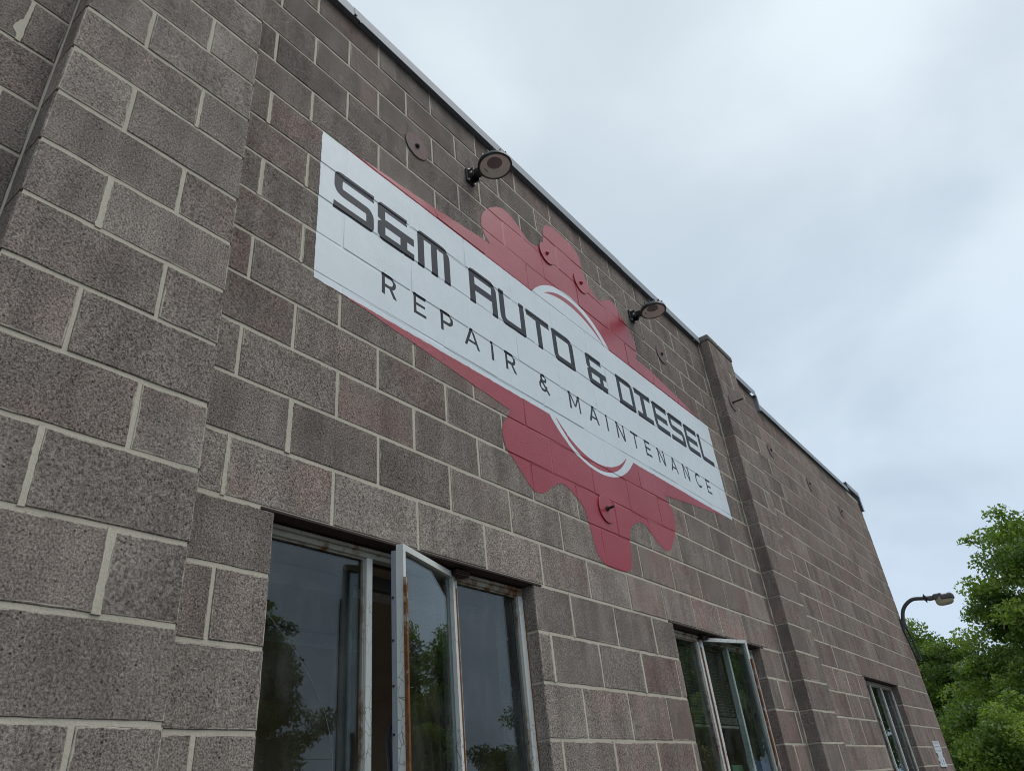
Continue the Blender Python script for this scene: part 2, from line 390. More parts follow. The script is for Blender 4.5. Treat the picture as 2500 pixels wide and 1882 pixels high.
# ------------------------------------------------------------------ building: layout
XL, XC = -5.0, 10.13            # left end (out of view), right corner
PL = (-0.93, -0.341); PR = (4.555, 5.14); PD = 0.105
ZB = -21                        # lowest joint: the ground
DZ = {-12: -0.012, -10: 0.002, -9: 0.003, -8: 0.004, -7: 0.008, -6: 0.006, -5: 0.003}
def zj(j): return j * S + DZ.get(j, 0.0)
WIN = [(-0.022, 1.337), (2.705, 4.09), (6.91, 8.345)]
WJ = (-9, -15)                  # window head and sill joints
DEPTH, RECESS, BEV, JH = 0.10, 0.0042, 0.004, 0.010

building = thing('workshop_building', (2.6, 0.0, 0.0), 'grey-brown concrete block workshop with stepped parapet and steel casement windows', 'building')

blocks = []   # dict(x0,x1,z0,z1 (outer rect), y, zone, j)
def rows(zone, x0, x1, jtop, y, cuts_of):
    for j in range(jtop, ZB, -1):
        z1, z0 = zj(j) - JH / 2, zj(j - 1) + JH / 2
        segs = [(x0, x1)]
        if zone != 'pil' and WJ[1] < j <= WJ[0]:
            for a, b in WIN:
                new = []
                for s, e in segs:
                    if a >= e or b <= s: new.append((s, e)); continue
                    if a > s + 0.02: new.append((s, a))
                    if b < e - 0.02: new.append((b, e))
                segs = new
        for s, e in segs:
            cuts = [c for c in cuts_of(j) if s + 0.045 < c < e - 0.045]
            pts = [s] + [c + random.gauss(0, 0.0025) for c in cuts] + [e]
            for k in range(len(pts) - 1):
                a = pts[k] + (JH / 2 if k > 0 else (0.004 if abs(pts[k] - x0) < 1e-6 and zone != 'pil' else 0.0))
                b = pts[k + 1] - (JH / 2 if k < len(pts) - 2 else (0.004 if abs(pts[k + 1] - x1) < 1e-6 and zone != 'pil' and abs(x1 - XC) > 1e-6 else 0.0))
                blocks.append(dict(x0=a, x1=b, z0=z0, z1=z1, y=y + random.uniform(-0.0012, 0.0012), zone=zone, j=j))
def grid(off_odd, off_even, lo, hi):
    def f(j):
        o = off_odd if j % 2 else off_even
        k0 = math.floor((lo - o) / (2 * S)); return [o + 2 * S * k for k in range(k0, k0 + int((hi - lo) / (2 * S)) + 3)]
    return f
rows('main', PL[1], PR[0], 5, 0.0, grid(0.0, S, PL[1], PR[0]))
rows('left', XL, PL[0], 5, 0.0, grid(-1.036 + S, -1.036, XL, PL[0]))
_rg = grid(5.83, 6.035, PR[1], XC)
rows('right', PR[1], XC, 4, 0.0, _rg)
z1, z0 = zj(5) - JH / 2, zj(4) + JH / 2
for a, b in ((PR[1] + 0.004, 5.622), (5.632, 6.0)):
    blocks.append(dict(x0=a, x1=b, z0=z0, z1=z1, y=0.0, zone='right', j=5))
for px in (PL, PR):
    rows('pil', px[0], px[1], 5, -PD, (lambda px: lambda j: [px[0] + 0.194] if j % 2 else [px[1] - 0.194])(px))

def proj_area(b):
    """share of the picture a block covers (0 when out of view)"""
    pts = []
    for x, z in ((b['x0'], b['z0']), (b['x1'], b['z0']), (b['x1'], b['z1']), (b['x0'], b['z1'])):
        d = Vector((x, b['y'], z + G)) - CAM
        c = [sum(_R[i][k] * d[k] for k in range(3)) for i in range(3)]
        if c[2] < 0.1: return 0.0
        pts.append((1250 + 1755.96 * c[0] / c[2], 941 + 1755.96 * c[1] / c[2]))
    # clip to the frame
    poly = pts
    for ax, lim, sgn in ((0, 0, 1), (0, 2500, -1), (1, 0, 1), (1, 1882, -1)):
        out = []
        for k in range(len(poly)):
            p, q = poly[k], poly[(k + 1) % len(poly)]
            ip, iq = sgn * (p[ax] - lim) >= 0, sgn * (q[ax] - lim) >= 0
            if ip: out.append(p)
            if ip != iq:
                t_ = (lim - p[ax]) / (q[ax] - p[ax]); out.append((p[0] + t_ * (q[0] - p[0]), p[1] + t_ * (q[1] - p[1])))
        poly = out
        if len(poly) < 3: return 0.0
    return abs(sum(poly[k][0] * poly[(k + 1) % len(poly)][1] - poly[(k + 1) % len(poly)][0] * poly[k][1] for k in range(len(poly)))) / 2

SIGN_BOX = (0.0, 4.25, -1.66, 0.82)
def under_sign(b): return b['zone'] == 'main' and b['x1'] > SIGN_BOX[0] and b['x0'] < SIGN_BOX[1] and b['z1'] > SIGN_BOX[2] and b['z0'] < SIGN_BOX[3]

def tint_of(b):
    mult = random.gauss(1.0, 0.075); red = random.choice((0, 0, 0.1, 0.2, 0.3, 0.6)); eff = random.choice((0, 0, 0.15, 0.35, 0.7))
    xm = (b['x0'] + b['x1']) / 2
    if b['zone'] == 'main':
        if b['j'] == -8: mult *= 1.18; eff = max(eff, 0.6)
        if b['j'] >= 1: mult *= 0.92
        if xm < 0.9: mult *= 0.93  # blocks beside the left pilaster darker: its shade put into the tint
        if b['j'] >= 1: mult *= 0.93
        elif b['j'] >= -5: mult *= 0.95; red = max(red, random.choice((0.0, 0.3, 0.6)))
        if xm > 2.4 and b['j'] < -6: red = max(red, random.choice((0.3, 0.6, 0.9)))
        if xm > 3.2: mult *= 0.92
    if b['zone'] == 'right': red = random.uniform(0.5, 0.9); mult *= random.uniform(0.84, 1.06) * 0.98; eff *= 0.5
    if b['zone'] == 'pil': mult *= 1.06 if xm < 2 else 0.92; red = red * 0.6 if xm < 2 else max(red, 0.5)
    return (min(max(mult, 0.70), 1.35), red, eff, random.random())

def block_mesh(w, h, depth, wob, seed):
    """block with worn front edges: back ring, front ring, bevelled ring, inner ring (attribute 'edge' 0 at the rim, 1 inside)"""
    r = random.Random(seed)
    nx, nz = max(2, round(w / 0.045)), 4
    def ring(inset, y, jit):
        P = []
        a, c = w / 2 - inset, h / 2 - inset
        for k in range(nx): P.append((-a + 2 * a * k / nx, -c))
        for k in range(nz): P.append((a, -c + 2 * c * k / nz))
        for k in range(nx): P.append((a - 2 * a * k / nx, c))
        for k in range(nz): P.append((-a, c - 2 * c * k / nz))
        return [(x + r.uniform(-jit, jit), y, z + r.uniform(-jit, jit)) for x, z in P]
    n = 2 * (nx + nz)
    V = ring(0, depth, 0) + ring(0, RECESS + 0.001, 0) + ring(BEV if not wob else BEV * 0.9, 0.0, 0.0019 * wob) + ring(0.026, 0.0, 0)
    F = []
    for k in range(3):
        for i in range(n):
            a, b = k * n + i, k * n + (i + 1) % n
            F.append((a, b, b + n, a + n))
    F.append(tuple(range(3 * n, 4 * n)))
    E = [1.0] * n + [0.35] * n + [0.0] * n + [1.0] * n
    return V, F, E

MESHES = {}
def shared_block(w, h, depth, wob, var):
    key = (round(w, 3), round(h, 3), depth, wob, var)
    if key not in MESHES:
        V, F, E = block_mesh(key[0], key[1], depth, wob, hash(key) & 0xffff)
        me = bpy.data.meshes.new('block'); me.from_pydata(V, [], F); me.materials.append(M['block'])
        at = me.attributes.new('edge', 'FLOAT', 'POINT'); at.data.foreach_set('value', E)
        fix_normals(me); MESHES[key] = me
    return MESHES[key]

for b in blocks: b['area'] = proj_area(b); b['tint'] = tint_of(b)
order = sorted(blocks, key=lambda b: -b['area'])
single = [b for b in order[:300] if b['area'] > 0]
rest = order[len(single):]

# mortar beds behind the blocks
def wall_sheet(mb, x0, x1, ztop, y):
    xs = sorted(set([x0, x1] + [v for a, b in WIN for v in (a - 0.004, b + 0.004) if x0 < v < x1]))
    for k in range(len(xs) - 1):
        a, b = xs[k], xs[k + 1]
        is_win = any(abs(a - (p - 0.004)) < 1e-6 for p, q in WIN)
        spans = [(zj(ZB), zj(WJ[1])), (zj(WJ[0]) + 0.002, ztop)] if is_win else [(zj(ZB), ztop)]
        for s, e in spans:
            mb.box(a, b, y, y + 0.09, s, e)
wall = MB()
for a, b, zt in ((XL, PL[0] + 0.05, zj(5) - 0.004), (PL[1] - 0.05, PR[0] + 0.05, zj(5) - 0.004), (PR[1] - 0.05, 5.99, zj(5) - 0.004), (5.99, XC - 0.006, 0.86)):
    wall_sheet(wall, a, b, zt, RECESS - 0.001)
wall_o = obj('wall', wall, 'mortar', building)
wall_o['label'] = 'pale mortar bed of the block wall'
pilasters = []
for px in (PL, PR):
    pm = MB(); pm.box(px[0] + 0.006, px[1] - 0.006, -PD + RECESS - 0.001, 0.004, zj(ZB), zj(5) - 0.004)
    po = obj('pilaster', pm, 'mortar', building); pilasters.append(po)
for pi, px in enumerate((PL, PR)):
    for side, xx in ((-1, px[0]), (1, px[1])):
        q = MB(); n_ = 120
        zs_ = [zj(5) - 0.01 - k * (zj(5) - zj(ZB)) / n_ for k in range(n_ + 1)]
        q.tube([(xx + side * random.uniform(0.000, 0.001 if pi == 0 else 0.006), -0.001 - random.uniform(0, 0.0015 if pi == 0 else 0.004), z_) for z_ in zs_], [random.uniform(0.002, 0.006 if pi == 0 else 0.009) for _ in zs_], 7)
        obj('corner_joint', q, 'mortar', pilasters[pi])
for b in single:
    w, h = b['x1'] - b['x0'], b['z1'] - b['z0']
    wob = 0 if under_sign(b) else 1
    depth = DEPTH
    me = shared_block(w, h, depth, wob, 0 if not wob else random.randrange(3))
    o = bpy.data.objects.new('block', me); COL.objects.link(o)
    o.location = ((b['x0'] + b['x1']) / 2, b['y'], (b['z0'] + b['z1']) / 2 + G)
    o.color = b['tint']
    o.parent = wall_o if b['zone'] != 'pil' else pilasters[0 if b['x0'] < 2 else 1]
sm_ = MB()
for b in single:
    if under_sign(b) or random.random() > 0.48: continue
    edge_px = PL[1] if b['zone'] == 'main' else None
    xr_ = b['x1']
    if b['zone'] == 'pil' and min(abs(xr_ - PL[1]), abs(xr_ - PR[1])) < 0.02: continue
    if any(abs(xr_ - w) < 0.02 for q_ in WIN for w in q_) and WJ[1] < b['j'] <= WJ[0]: continue
    if min(abs(xr_ - PL[0]), abs(xr_ - PR[0])) < 0.02 or xr_ > XC - 0.05: continue
    n_ = 16; za, zc = b['z0'] - 0.002, b['z1'] + 0.002
    la = abs(random.gauss(0, 0.0026)); lb = abs(random.gauss(0, 0.0026)); big_ = random.random() < 0.07; zpk = random.uniform(za, zc)
    top_, bot_ = [], []
    yy = b['y'] - 0.0012
    for k in range(n_ + 1):
        z_ = za + (zc - za) * k / n_
        e_ = math.exp(-((z_ - zpk) / 0.035) ** 2) * (random.uniform(0.008, 0.02) if big_ else 0.0)
        top_.append((xr_ - la - abs(random.gauss(0, 0.0018)) - (e_ if lb < la else 0), xr_ + JH + lb + abs(random.gauss(0, 0.0018)) + (e_ if lb >= la else 0), z_))
    vs_, fs_ = [], []
    for xa_, xb_, z_ in top_:
        vs_ += [(xa_, b['y'] + 0.003, z_), (xa_ + 0.0015, yy, z_), ((xa_ + xb_) / 2, yy + 0.0006, z_), (xb_ - 0.0015, yy, z_), (xb_, b['y'] + 0.003, z_)]
    for k in range(n_):
        for i_ in range(4): fs_.append((k * 5 + i_, k * 5 + i_ + 1, k * 5 + i_ + 6, k * 5 + i_ + 5))
    sm_.add(vs_, fs_)
so = obj('mortar_smear', sm_, 'mortar', wall_o); so['kind'] = 'stuff'
V, F, E, T = [], [], [], []
for b in rest:
    v, f, e = block_mesh(b['x1'] - b['x0'], b['z1'] - b['z0'], DEPTH, 0 if under_sign(b) else 1, len(V))
    o = len(V); cx, cz = (b['x0'] + b['x1']) / 2, (b['z0'] + b['z1']) / 2
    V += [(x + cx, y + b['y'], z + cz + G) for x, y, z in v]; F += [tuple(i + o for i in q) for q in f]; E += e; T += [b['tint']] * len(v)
me = bpy.data.meshes.new('far_blocks'); me.from_pydata(V, [], F); me.materials.append(M['block_far'])
at = me.attributes.new('edge', 'FLOAT', 'POINT'); at.data.foreach_set('value', E)
at = me.attributes.new('tint', 'FLOAT_COLOR', 'POINT'); at.data.foreach_set('color', [c for t_ in T for c in t_])
fix_normals(me)
fb = obj('far_blocks', me, None, building); fb['kind'] = 'stuff'; fb['label'] = 'smaller-looking concrete blocks of the far and lower wall'

# end wall, back wall and flat roof behind the parapet
sh = MB()
sh.box(XC - 0.2, XC - 0.002, 0.101, 9.0, zj(ZB), 0.85); sh.box(XL, XC, 9.0, 9.2, zj(ZB), -3.3); sh.box(XL, XC, 9.0, 9.2, -1.55, 0.85); sh.box(XL, XL + 1, 9.0, 9.2, -3.3, -1.55); sh.box(4.5, 5.3, 9.0, 9.2, -3.3, -1.55); sh.box(XC - 1, XC, 9.0, 9.2, -3.3, -1.55); sh.box(XL, XL + 0.2, 0.1, 9.0, zj(ZB), 0.85)  # unseen openings in the back wall, added to let daylight into the rooms
obj('rear_wall', sh, 'cap', building)
rf = MB(); rf.box(XL + 0.2, XC - 0.2, 0.102, 9.0, 0.45, 0.60); obj('roof', rf, 'roof', building)

# pilaster cap, parapet flashing
def cap_stone(x0, x1, name='cap_stone'):
    c = MB(); c.box(x0 - 0.008, x1 + 0.008, -PD - 0.01, 0.20, zj(5) - 0.002, zj(5) + 0.066, 0.012); return obj(name, c, 'cap', building)
for px in (PL, PR):
    xm = px[0] + 0.23
    cap_stone(px[0], xm); cap_stone(xm + 0.018, px[1])
def flashing(x0, x1, zb, zt, y=-0.030):
    c = MB()
    prof = [(y - 0.006, zb), (y, zb + 0.012), (y, zt), (0.24, zt + 0.012), (0.24, zt + 0.008), (y + 0.003, zt - 0.004), (y + 0.003, zb + 0.012), (y - 0.003, zb)]
    n = len(prof); v = [(x0, a, b) for a, b in prof] + [(x1, a, b) for a, b in prof]
    c.add(v, [(i, (i + 1) % n, n + (i + 1) % n, n + i) for i in range(n)])
    me = c.mesh('flashing'); 
    o = obj('flashing', me, 'flashing', building); return o
FB, FT = 0.988, 1.072
flashing(XL, PL[0] - 0.01, FB, FT)
flashing(PL[1] + 0.01, 0.205, FB, FT)
flashing(0.20, 3.02, FB + 0.002, FT + 0.002, -0.0315)
flashing(3.015, PR[0] - 0.012, FB, FT)
flashing(PR[1] + 0.010, 6.005, FB, FT)
c = MB(); c.box(5.975, 6.012, -0.034, 0.24, 0.825, FB + 0.03); obj('flashing', c, 'flashing', building)       # upstand at the parapet step
flashing(6.012, 6.55, 0.832, 0.908, -0.0315)
flashing(6.545, 9.50, 0.830, 0.906)
flashing(9.49, XC + 0.03, 0.900, 0.985, -0.036)
c = MB(); c.box(XC - 0.05, XC + 0.032, -0.037, -0.033, 0.70, 0.902); c.box(XC + 0.028, XC + 0.032, -0.033, 9.0, 0.70, 0.985); obj('flashing', c, 'flashing', building)
c = MB(); c.tube([(0.205, -0.030, FB + 0.015), (0.205, -0.045, FB + 0.014)], 0.008, 8); c.tube([(0.235, -0.028, FB - 0.01), (0.235, -0.042, FB - 0.012)], 0.006, 8); obj('flashing_clip', c, 'black', building)

# ------------------------------------------------------------------ windows
FY = 0.066    # front of the steel frame
def bar(mb, x0, x1, z0, z1, y0=FY, d=0.036, lip=0.010):
    """steel bar with a rebate lip"""
    mb.box(x0, x1, y0, y0 + d, z0, z1, 0.002)
def window(k, x0, x1, m1, m2, sash, interior):
    zh, zs = zj(WJ[0]), zj(WJ[1])
    w_ = thing_part('window', building)
    li = MB(); li.box(x0 - 0.05, x1 + 0.06, -0.0015, 0.098, zh - 0.007, zh + 0.002, 0.001); obj('lintel', li, 'rust', w_)
    for xa, xb in ((x0 - 0.006, x0 - 0.0030), (x1 + 0.0030, x1 + 0.006)):
        jl = MB(); jl.box(xa, xb, RECESS, 0.11, zs, zh); obj('jamb_joint', jl, 'mortar', w_)
    for s in (0, 1):
        rv = MB(); xx = x0 if s == 0 else x1
        rv.box(xx - 0.006 - 0.1 * (1 - s), xx + 0.006 + 0.1 * s, 0.100, 0.22, zs, zh + 0.003); obj('reveal', rv, 'cap', w_)
    hd = MB(); hd.box(x0, x1, 0.099, 0.22, zh - 0.008, zh + 0.05); obj('head_plate', hd, 'rust', w_)
    zt, zb = zh - 0.010, zs + 0.03
    fh = MB(); bar(fh, x0, x1, zt - 0.036, zt); fh.box(x0 + 0.02, x1 - 0.02, FY - 0.012, FY, zt - 0.017, zt - 0.005, 0.002); obj('head_frame', fh, 'frame_old', w_)
    fs = MB(); bar(fs, x0, x1, zb, zb + 0.036); obj('sill_frame', fs, 'frame_old', w_)
    for a, b, mt in ((x0, x0 + 0.034, 'frame_paint'), (m1 - 0.0135, m1 + 0.0135, 'frame_paint'), (m2 - 0.0135, m2 + 0.0135, 'frame_paint'), (x1 - 0.036, x1 - 0.004, 'frame_paint')):
        fv = MB(); bar(fv, a, b, zb + 0.036, zt - 0.036, FY - 0.0015); obj('frame_bar', fv, mt, w_)
    ru = MB(); ru.box(x1 - 0.004, x1 - 0.0002, FY - 0.004, FY + 0.036, zb, zt - 0.10, 0.0005); obj('frame_edge', ru, 'frame_brown', w_)
    sl = MB(); sl.box(x0, x1, -0.02, 0.20, zs - 0.005, zs + 0.03, 0.004); obj('sill', sl, 'cap', w_)
    lites = [(x0 + 0.034, m1 - 0.015), (m1 + 0.015, m2 - 0.015), (m2 + 0.015, x1 - 0.036)]
    for i, (a, b) in enumerate(lites):
        if sash is not None and i == 1: continue
        # glazing putty line and pane
        pt = MB()
        for q in ((a, a + 0.006, zb + 0.036, zt - 0.036), (b - 0.006, b, zb + 0.036, zt - 0.036), (a + 0.006, b - 0.006, zt - 0.042, zt - 0.036), (a + 0.006, b - 0.006, zb + 0.036, zb + 0.042)):
            pt.box(q[0], q[1], FY + 0.010, FY + 0.020, q[2], q[3])
        obj('putty', pt, 'frame_old', w_)
        gp = MB(); gp.box(a + 0.001, b - 0.001, FY + 0.021, FY + 0.025, zb + 0.037, zt - 0.037); obj('pane', gp, 'glass', w_)
    if sash is not None:
        hinge, ang, sgn = sash      # hinge x, opening angle, +1 = sash runs to the right of the hinge
        L = lites[1][1] - lites[1][0] + 0.012
        ax = Vector((sgn * math.cos(ang), -math.sin(ang), 0)); nrm = Vector((ax.y, -ax.x, 0)) * sgn
        if nrm.y > 0: nrm = -nrm
        P0 = Vector((hinge, FY + 0.006, 0)); z0_, z1_ = zb + 0.040, zt - 0.012
        def sbar(mb, u0, u1, za, zb_, th=0.028, off=0.0):
            c_ = P0 + ax * ((u0 + u1) / 2) + nrm * off + Vector((0, 0, (za + zb_) / 2)); mb.obox(c_, ax, nrm, (0, 0, 1), abs(u1 - u0), th, zb_ - za)
        for nm, args, mt in (('sash_rail', (0.0, L, z1_ - 0.022, z1_), 'frame_paint'), ('sash_rail', (0.0, L, z0_, z0_ + 0.026), 'frame_paint'),
                             ('sash_stile', (0.0, 0.022, z0_ + 0.026, z1_ - 0.022), 'frame_paint'), ('sash_stile', (L - 0.018, L, z0_ + 0.026, z1_ - 0.022), 'frame_paint')):
            q = MB(); sbar(q, *args); obj(nm, q, mt, w_)
        q = MB(); sbar(q, L - 0.008, L + 0.004, z0_, z1_ - 0.12, 0.012, 0.020); obj('sash_edge', q, 'frame_rust', w_)
        q = MB(); sbar(q, L - 0.003, L + 0.002, z0_, z1_ - 0.02, 0.018, -0.023); obj('sash_flange', q, 'flashing', w_)
        q = MB(); sbar(q, -0.006, 0.0005, z0_, z1_ - 0.06, 0.02, 0.008); obj('sash_edge', q, 'frame_brown', w_)
        q = MB(); sbar(q, 0.022, L - 0.018, z0_ + 0.026, z1_ - 0.022, 0.004, -0.004); obj('sash_pane', q, 'glass', w_)
        q = MB(); hz = z1_ + 0.002
        for dz in (0.0, 0.007, 0.014): q.box(hinge - 0.028, hinge + 0.055, FY - 0.045, FY - 0.003, hz - 0.018 + dz, hz - 0.014 + dz, 0.001)
        q.tube([(hinge - 0.005, FY - 0.028, hz - 0.03), (hinge - 0.005, FY - 0.028, hz + 0.006)], 0.006, 8); obj('hinge', q, 'rust', w_)
        for fz in (-2.03, -2.17, -2.31, -2.45):
            q = MB(); c_ = P0 + ax * (L + 0.001) + nrm * (-0.026); q.tube([c_ + Vector((0, 0, fz)) - ax * 0.002, c_ + Vector((0, 0, fz)) + ax * 0.004], 0.004, 6); obj('rivet', q, 'nut', w_)
        q = MB(); c_ = P0 + ax * (L - 0.02) + nrm * (-0.05); q.tube([c_ + Vector((0, 0, -2.42)), c_ + Vector((0, 0, -2.46)) - nrm * 0.01, c_ + Vector((0, 0, -2.56))], 0.008, 8); obj('sash_handle', q, 'black', w_)
    return w_
def thing_part(name, parent):
    o = bpy.data.objects.new(name, None); COL.objects.link(o); put(o, parent); return o
w1 = window(0, *WIN[0], 0.430, 0.882, (0.872, rad(17.0), -1), True)
w2 = window(1, *WIN[1], 3.165, 3.625, (3.185, rad(19.0), 1), True)
w3 = window(2, *WIN[2], 7.375, 7.840, None, True)
ck = MB(); ck.tube([(x, FY + 0.0205, z) for x, z in ((0.013, -2.085), (0.093, -2.158), (0.147, -2.206), (0.194, -2.261), (0.236, -2.316), (0.271, -2.376), (0.294, -2.436), (0.306, -2.50), (0.309, -2.60), (0.300, -2.75))], 0.0006, 5)
obj('glass_crack', ck, 'crack', w1)

# rooms behind the windows
for a, b in ((XL + 0.25, 4.83), (4.9, XC - 0.25)):
    rm = MB(); z0_, z1_ = zj(ZB) + 0.05, -1.45
    for q in ((a, b, 0.23, 8.99, z1_, z1_ + 0.05), (a, a + 0.05, 0.23, 8.99, z0_, z1_), (b - 0.05, b, 0.23, 8.99, z0_, z1_), (a, b, 0.23, 8.99, z0_ - 0.03, z0_)): rm.box(*q)
    ws = [w for w in WIN if a < w[0] < b]
    xs = [a] + [v for w in ws for v in w] + [b]
    for k in range(0, len(xs), 2): rm.box(xs[k], xs[k + 1], 0.221, 0.229, z0_, z1_)
    for w in ws: rm.box(w[0], w[1], 0.221, 0.229, z0_, zj(WJ[1]) + 0.03); rm.box(w[0], w[1], 0.221, 0.229, zj(WJ[0]) + 0.01, z1_)
    obj('room', rm, 'room', building)
# interior stop posts and ceiling fixtures seen through the left window
q = MB(); q.box(0.41, 0.465, 0.19, 0.215, -3.0, -1.88); q.box(0.465, 0.93, 0.19, 0.215, -1.93, -1.88); q.box(0.93, 0.98, 0.19, 0.215, -3.0, -1.88); obj('inner_frame', q, 'trim', building)
for y_ in (1.3, 2.4):
    q = MB(); q.box(-0.6, 2.6, y_, y_ + 0.12, -1.53, -1.46, 0.01); obj('ceiling_fixture', q, 'whiteplate', building)

# ------------------------------------------------------------------ anchor plates on the wall
def anchor(x, z, y, mat, rod=0.0, r=0.083):
    p = thing_part('anchor_plate', building)
    d = MB(); d.lathe((x, y, z), (0, -1, 0), [(r, 0.0), (r, 0.0045), (r - 0.0015, 0.0058), (0.0, 0.0060)], 48, False); obj('plate_disc', d, mat, p)
    n = MB(); n.lathe((x, y - 0.006, z), (0, -1, 0), [(0.015, 0.0), (0.015, 0.007), (0.012, 0.009)], 6, False); n.lathe((x, y - 0.015, z), (0, -1, 0), [(0.008, 0.0), (0.008, 0.005), (0.006, 0.006)], 12)
    obj('nut', n, 'nut' if mat == 'plate' or rod else 'paint_red', p)
    if rod:
        n = MB(); n.tube([(x, y - 0.02, z), (x + 0.004, y - 0.02 - rod, z + 0.003)], 0.008, 8); obj('rod', n, 'nut', p)
for x, z, y, mt, rod in ((0.677, 0.422, 0, 'plate', 0), (1.90, 0.452, -0.0012, 'paint_red', 0), (2.312, 0.445, -0.0012, 'paint_red', 0), (3.525, 0.415, 0, 'plate', 0), (4.757, 0.40, -PD, 'plate', 0.085),
                         (6.012, 0.362, 0, 'plate', 0), (7.296, 0.340, 0, 'plate', 0), (8.605, 0.322, 0, 'plate', 0), (2.127, -1.28, -0.0012, 'paint_red', 0.03)):
    anchor(x, z, y - 0.0015, mt, rod)

# ------------------------------------------------------------------ painted sign: a paint film that follows blocks and joints
def rounded(pts, n=6):
    """polygon with corner radii: (x, z[, r])"""
    out = []; N = len(pts)
    for k in range(N):
        x, z = pts[k][:2]; r = pts[k][2] if len(pts[k]) > 2 else 0
        if r <= 0: out.append((x, z)); continue
        a, b, c = Vector(pts[k - 1][:2]), Vector((x, z)), Vector(pts[(k + 1) % N][:2])
        u, v = (a - b).normalized(), (c - b).normalized()
        ang = u.angle(v); d = min(r / math.tan(ang / 2), (a - b).length * 0.48, (c - b).length * 0.48)
        p0, p1 = b + u * d, b + v * d
        for i in range(n + 1):
            s = i / n; out.append(tuple(p0 * (1 - s) ** 2 + b * 2 * s * (1 - s) + p1 * s ** 2))
    return out
def rect(x0, x1, z0, z1): return [(x0, z0), (x1, z0), (x1, z1), (x0, z1)]
ZT, Z1, Z2, Z3, Z4, ZBM = -0.180, -0.226, -0.2755, -0.3215, -0.3685, -0.4125
TH = 0.046
def L_S(a, b): return [rounded([(b, ZT), (a, ZT, .045), (a, Z3, .06), (b - TH, Z3, .012), (b - TH, Z4, .006), (a, Z4), (a, ZBM), (b, ZBM, .035), (b, Z2, .06), (a + TH, Z2, .012), (a + TH, Z1, .006), (b, Z1)])], []
def L_AMP(a, s=1.0):
    X = lambda t_: a + (t_ - 0.40) * s
    return [rounded([(X(.59), ZT), (X(.40), ZT, .035), (X(.40), -.286, .02), (X(.421), -.296), (X(.40), -.306, .02), (X(.40), ZBM, .055), (X(.556), ZBM), (X(.563), -.405), (X(.572), ZBM), (X(.635), ZBM), (X(.635), Z4), (X(.588), Z4), (X(.588), Z3), (X(.635), Z3), (X(.635), Z2), (X(.447), Z2), (X(.447), Z1), (X(.59), Z1)])], [rect(X(.447), X(.543), Z4, Z3 - .002)]
def L_M(a, b):
    m = (a + b) / 2
    return [rounded([(a, ZBM), (a, ZT, .04), (b, ZT, .07), (b, ZBM), (b - TH, ZBM), (b - TH, Z1, .01), (m + TH / 2, Z1), (m + TH / 2, ZBM), (m - TH / 2, ZBM), (m - TH / 2, Z1), (a + TH, Z1), (a + TH, ZBM)])], []
def L_A(a, b): return [rounded([(a, ZBM), (a, ZT, .035), (b, ZT, .065), (b, ZBM), (b - TH, ZBM), (b - TH, Z3), (a + TH, Z3), (a + TH, ZBM)])], [rect(a + TH, b - TH, Z2, Z1)]
def L_U(a, b): return [rounded([(a, ZT), (a, ZBM, .065), (b, ZBM, .025), (b, ZT), (b - TH, ZT), (b - TH, Z4, .006), (a + TH, Z4, .02), (a + TH, ZT)])], []
def L_T(a, b): m = (a + b) / 2; return [[(a, ZT), (a, Z1), (m - TH / 2, Z1), (m - TH / 2, ZBM), (m + TH / 2, ZBM), (m + TH / 2, Z1), (b, Z1), (b, ZT)]], []
def L_O(a, b): return [rounded([(a, ZT, .03), (a, ZBM, .055), (b, ZBM, .02), (b, ZT, .055)])], [rounded([(a + TH, Z1), (a + TH, Z4, .015), (b - TH, Z4), (b - TH, Z1, .015)])]
def L_D(a, b): return [rounded([(a, ZT), (a, ZBM), (b, ZBM, .03), (b, ZT, .055)])], [rect(a + TH, b - TH, Z4, Z1)]
def L_I(a, b): m = (a + b) / 2 - 0.01; return [[(a, ZT), (a, Z1), (m - .028, Z1), (m - .028, Z4), (a, Z4), (a, ZBM), (b, ZBM), (b, Z4), (m + .028, Z4), (m + .028, Z1), (b, Z1), (b, ZT)]], []
def L_E(a, b): return [rounded([(b, ZT), (a, ZT, .035), (a, ZBM, .06), (b, ZBM), (b, Z4), (a + TH, Z4, .012), (a + TH, Z3), (b - .012, Z3), (b - .012, Z2), (a + TH, Z2), (a + TH, Z1), (b, Z1)])], []
def L_L(a, b): return [rounded([(a, ZT), (a, ZBM, .05), (b, ZBM), (b, Z4), (a + TH, Z4, .012), (a + TH, ZT)])], []
# second line: light geometric capitals
ST = 0.0185
zt, zb = -0.598, -0.7145; hm = zt - zb
def seg(x0, z0, x1, z1, w=ST):
    d = Vector((x1 - x0, z1 - z0)).normalized(); n = Vector((-d.y, d.x)) * w / 2
    return [(x0 + n.x, z0 + n.y), (x0 - n.x, z0 - n.y), (x1 - n.x, z1 - n.y), (x1 + n.x, z1 + n.y)]
def diag(x0, x1, w=0.0195):          # stroke from bottom x0 to top x1 with level ends
    return [(x0 - w / 2, zb), (x0 + w / 2, zb), (x1 + w / 2, zt), (x1 - w / 2, zt)]
def arc_band(cx, cz, rx, rz, a0, a1, w=ST, n=18):
    o = [(cx + rx * math.cos(a0 + (a1 - a0) * i / n), cz + rz * math.sin(a0 + (a1 - a0) * i / n)) for i in range(n + 1)]
    q = [(cx + (rx - w) * math.cos(a0 + (a1 - a0) * i / n), cz + (rz - w) * math.sin(a0 + (a1 - a0) * i / n)) for i in range(n, -1, -1)]
    return o + q
def bowl(x, w, za, zc):
    r = (za - zc) / 2
    return [rect(x, x + w - r, za - ST, za), rect(x, x + w - r, zc, zc + ST), arc_band(x + w - r, (za + zc) / 2, r, r, -math.pi / 2, math.pi / 2)]
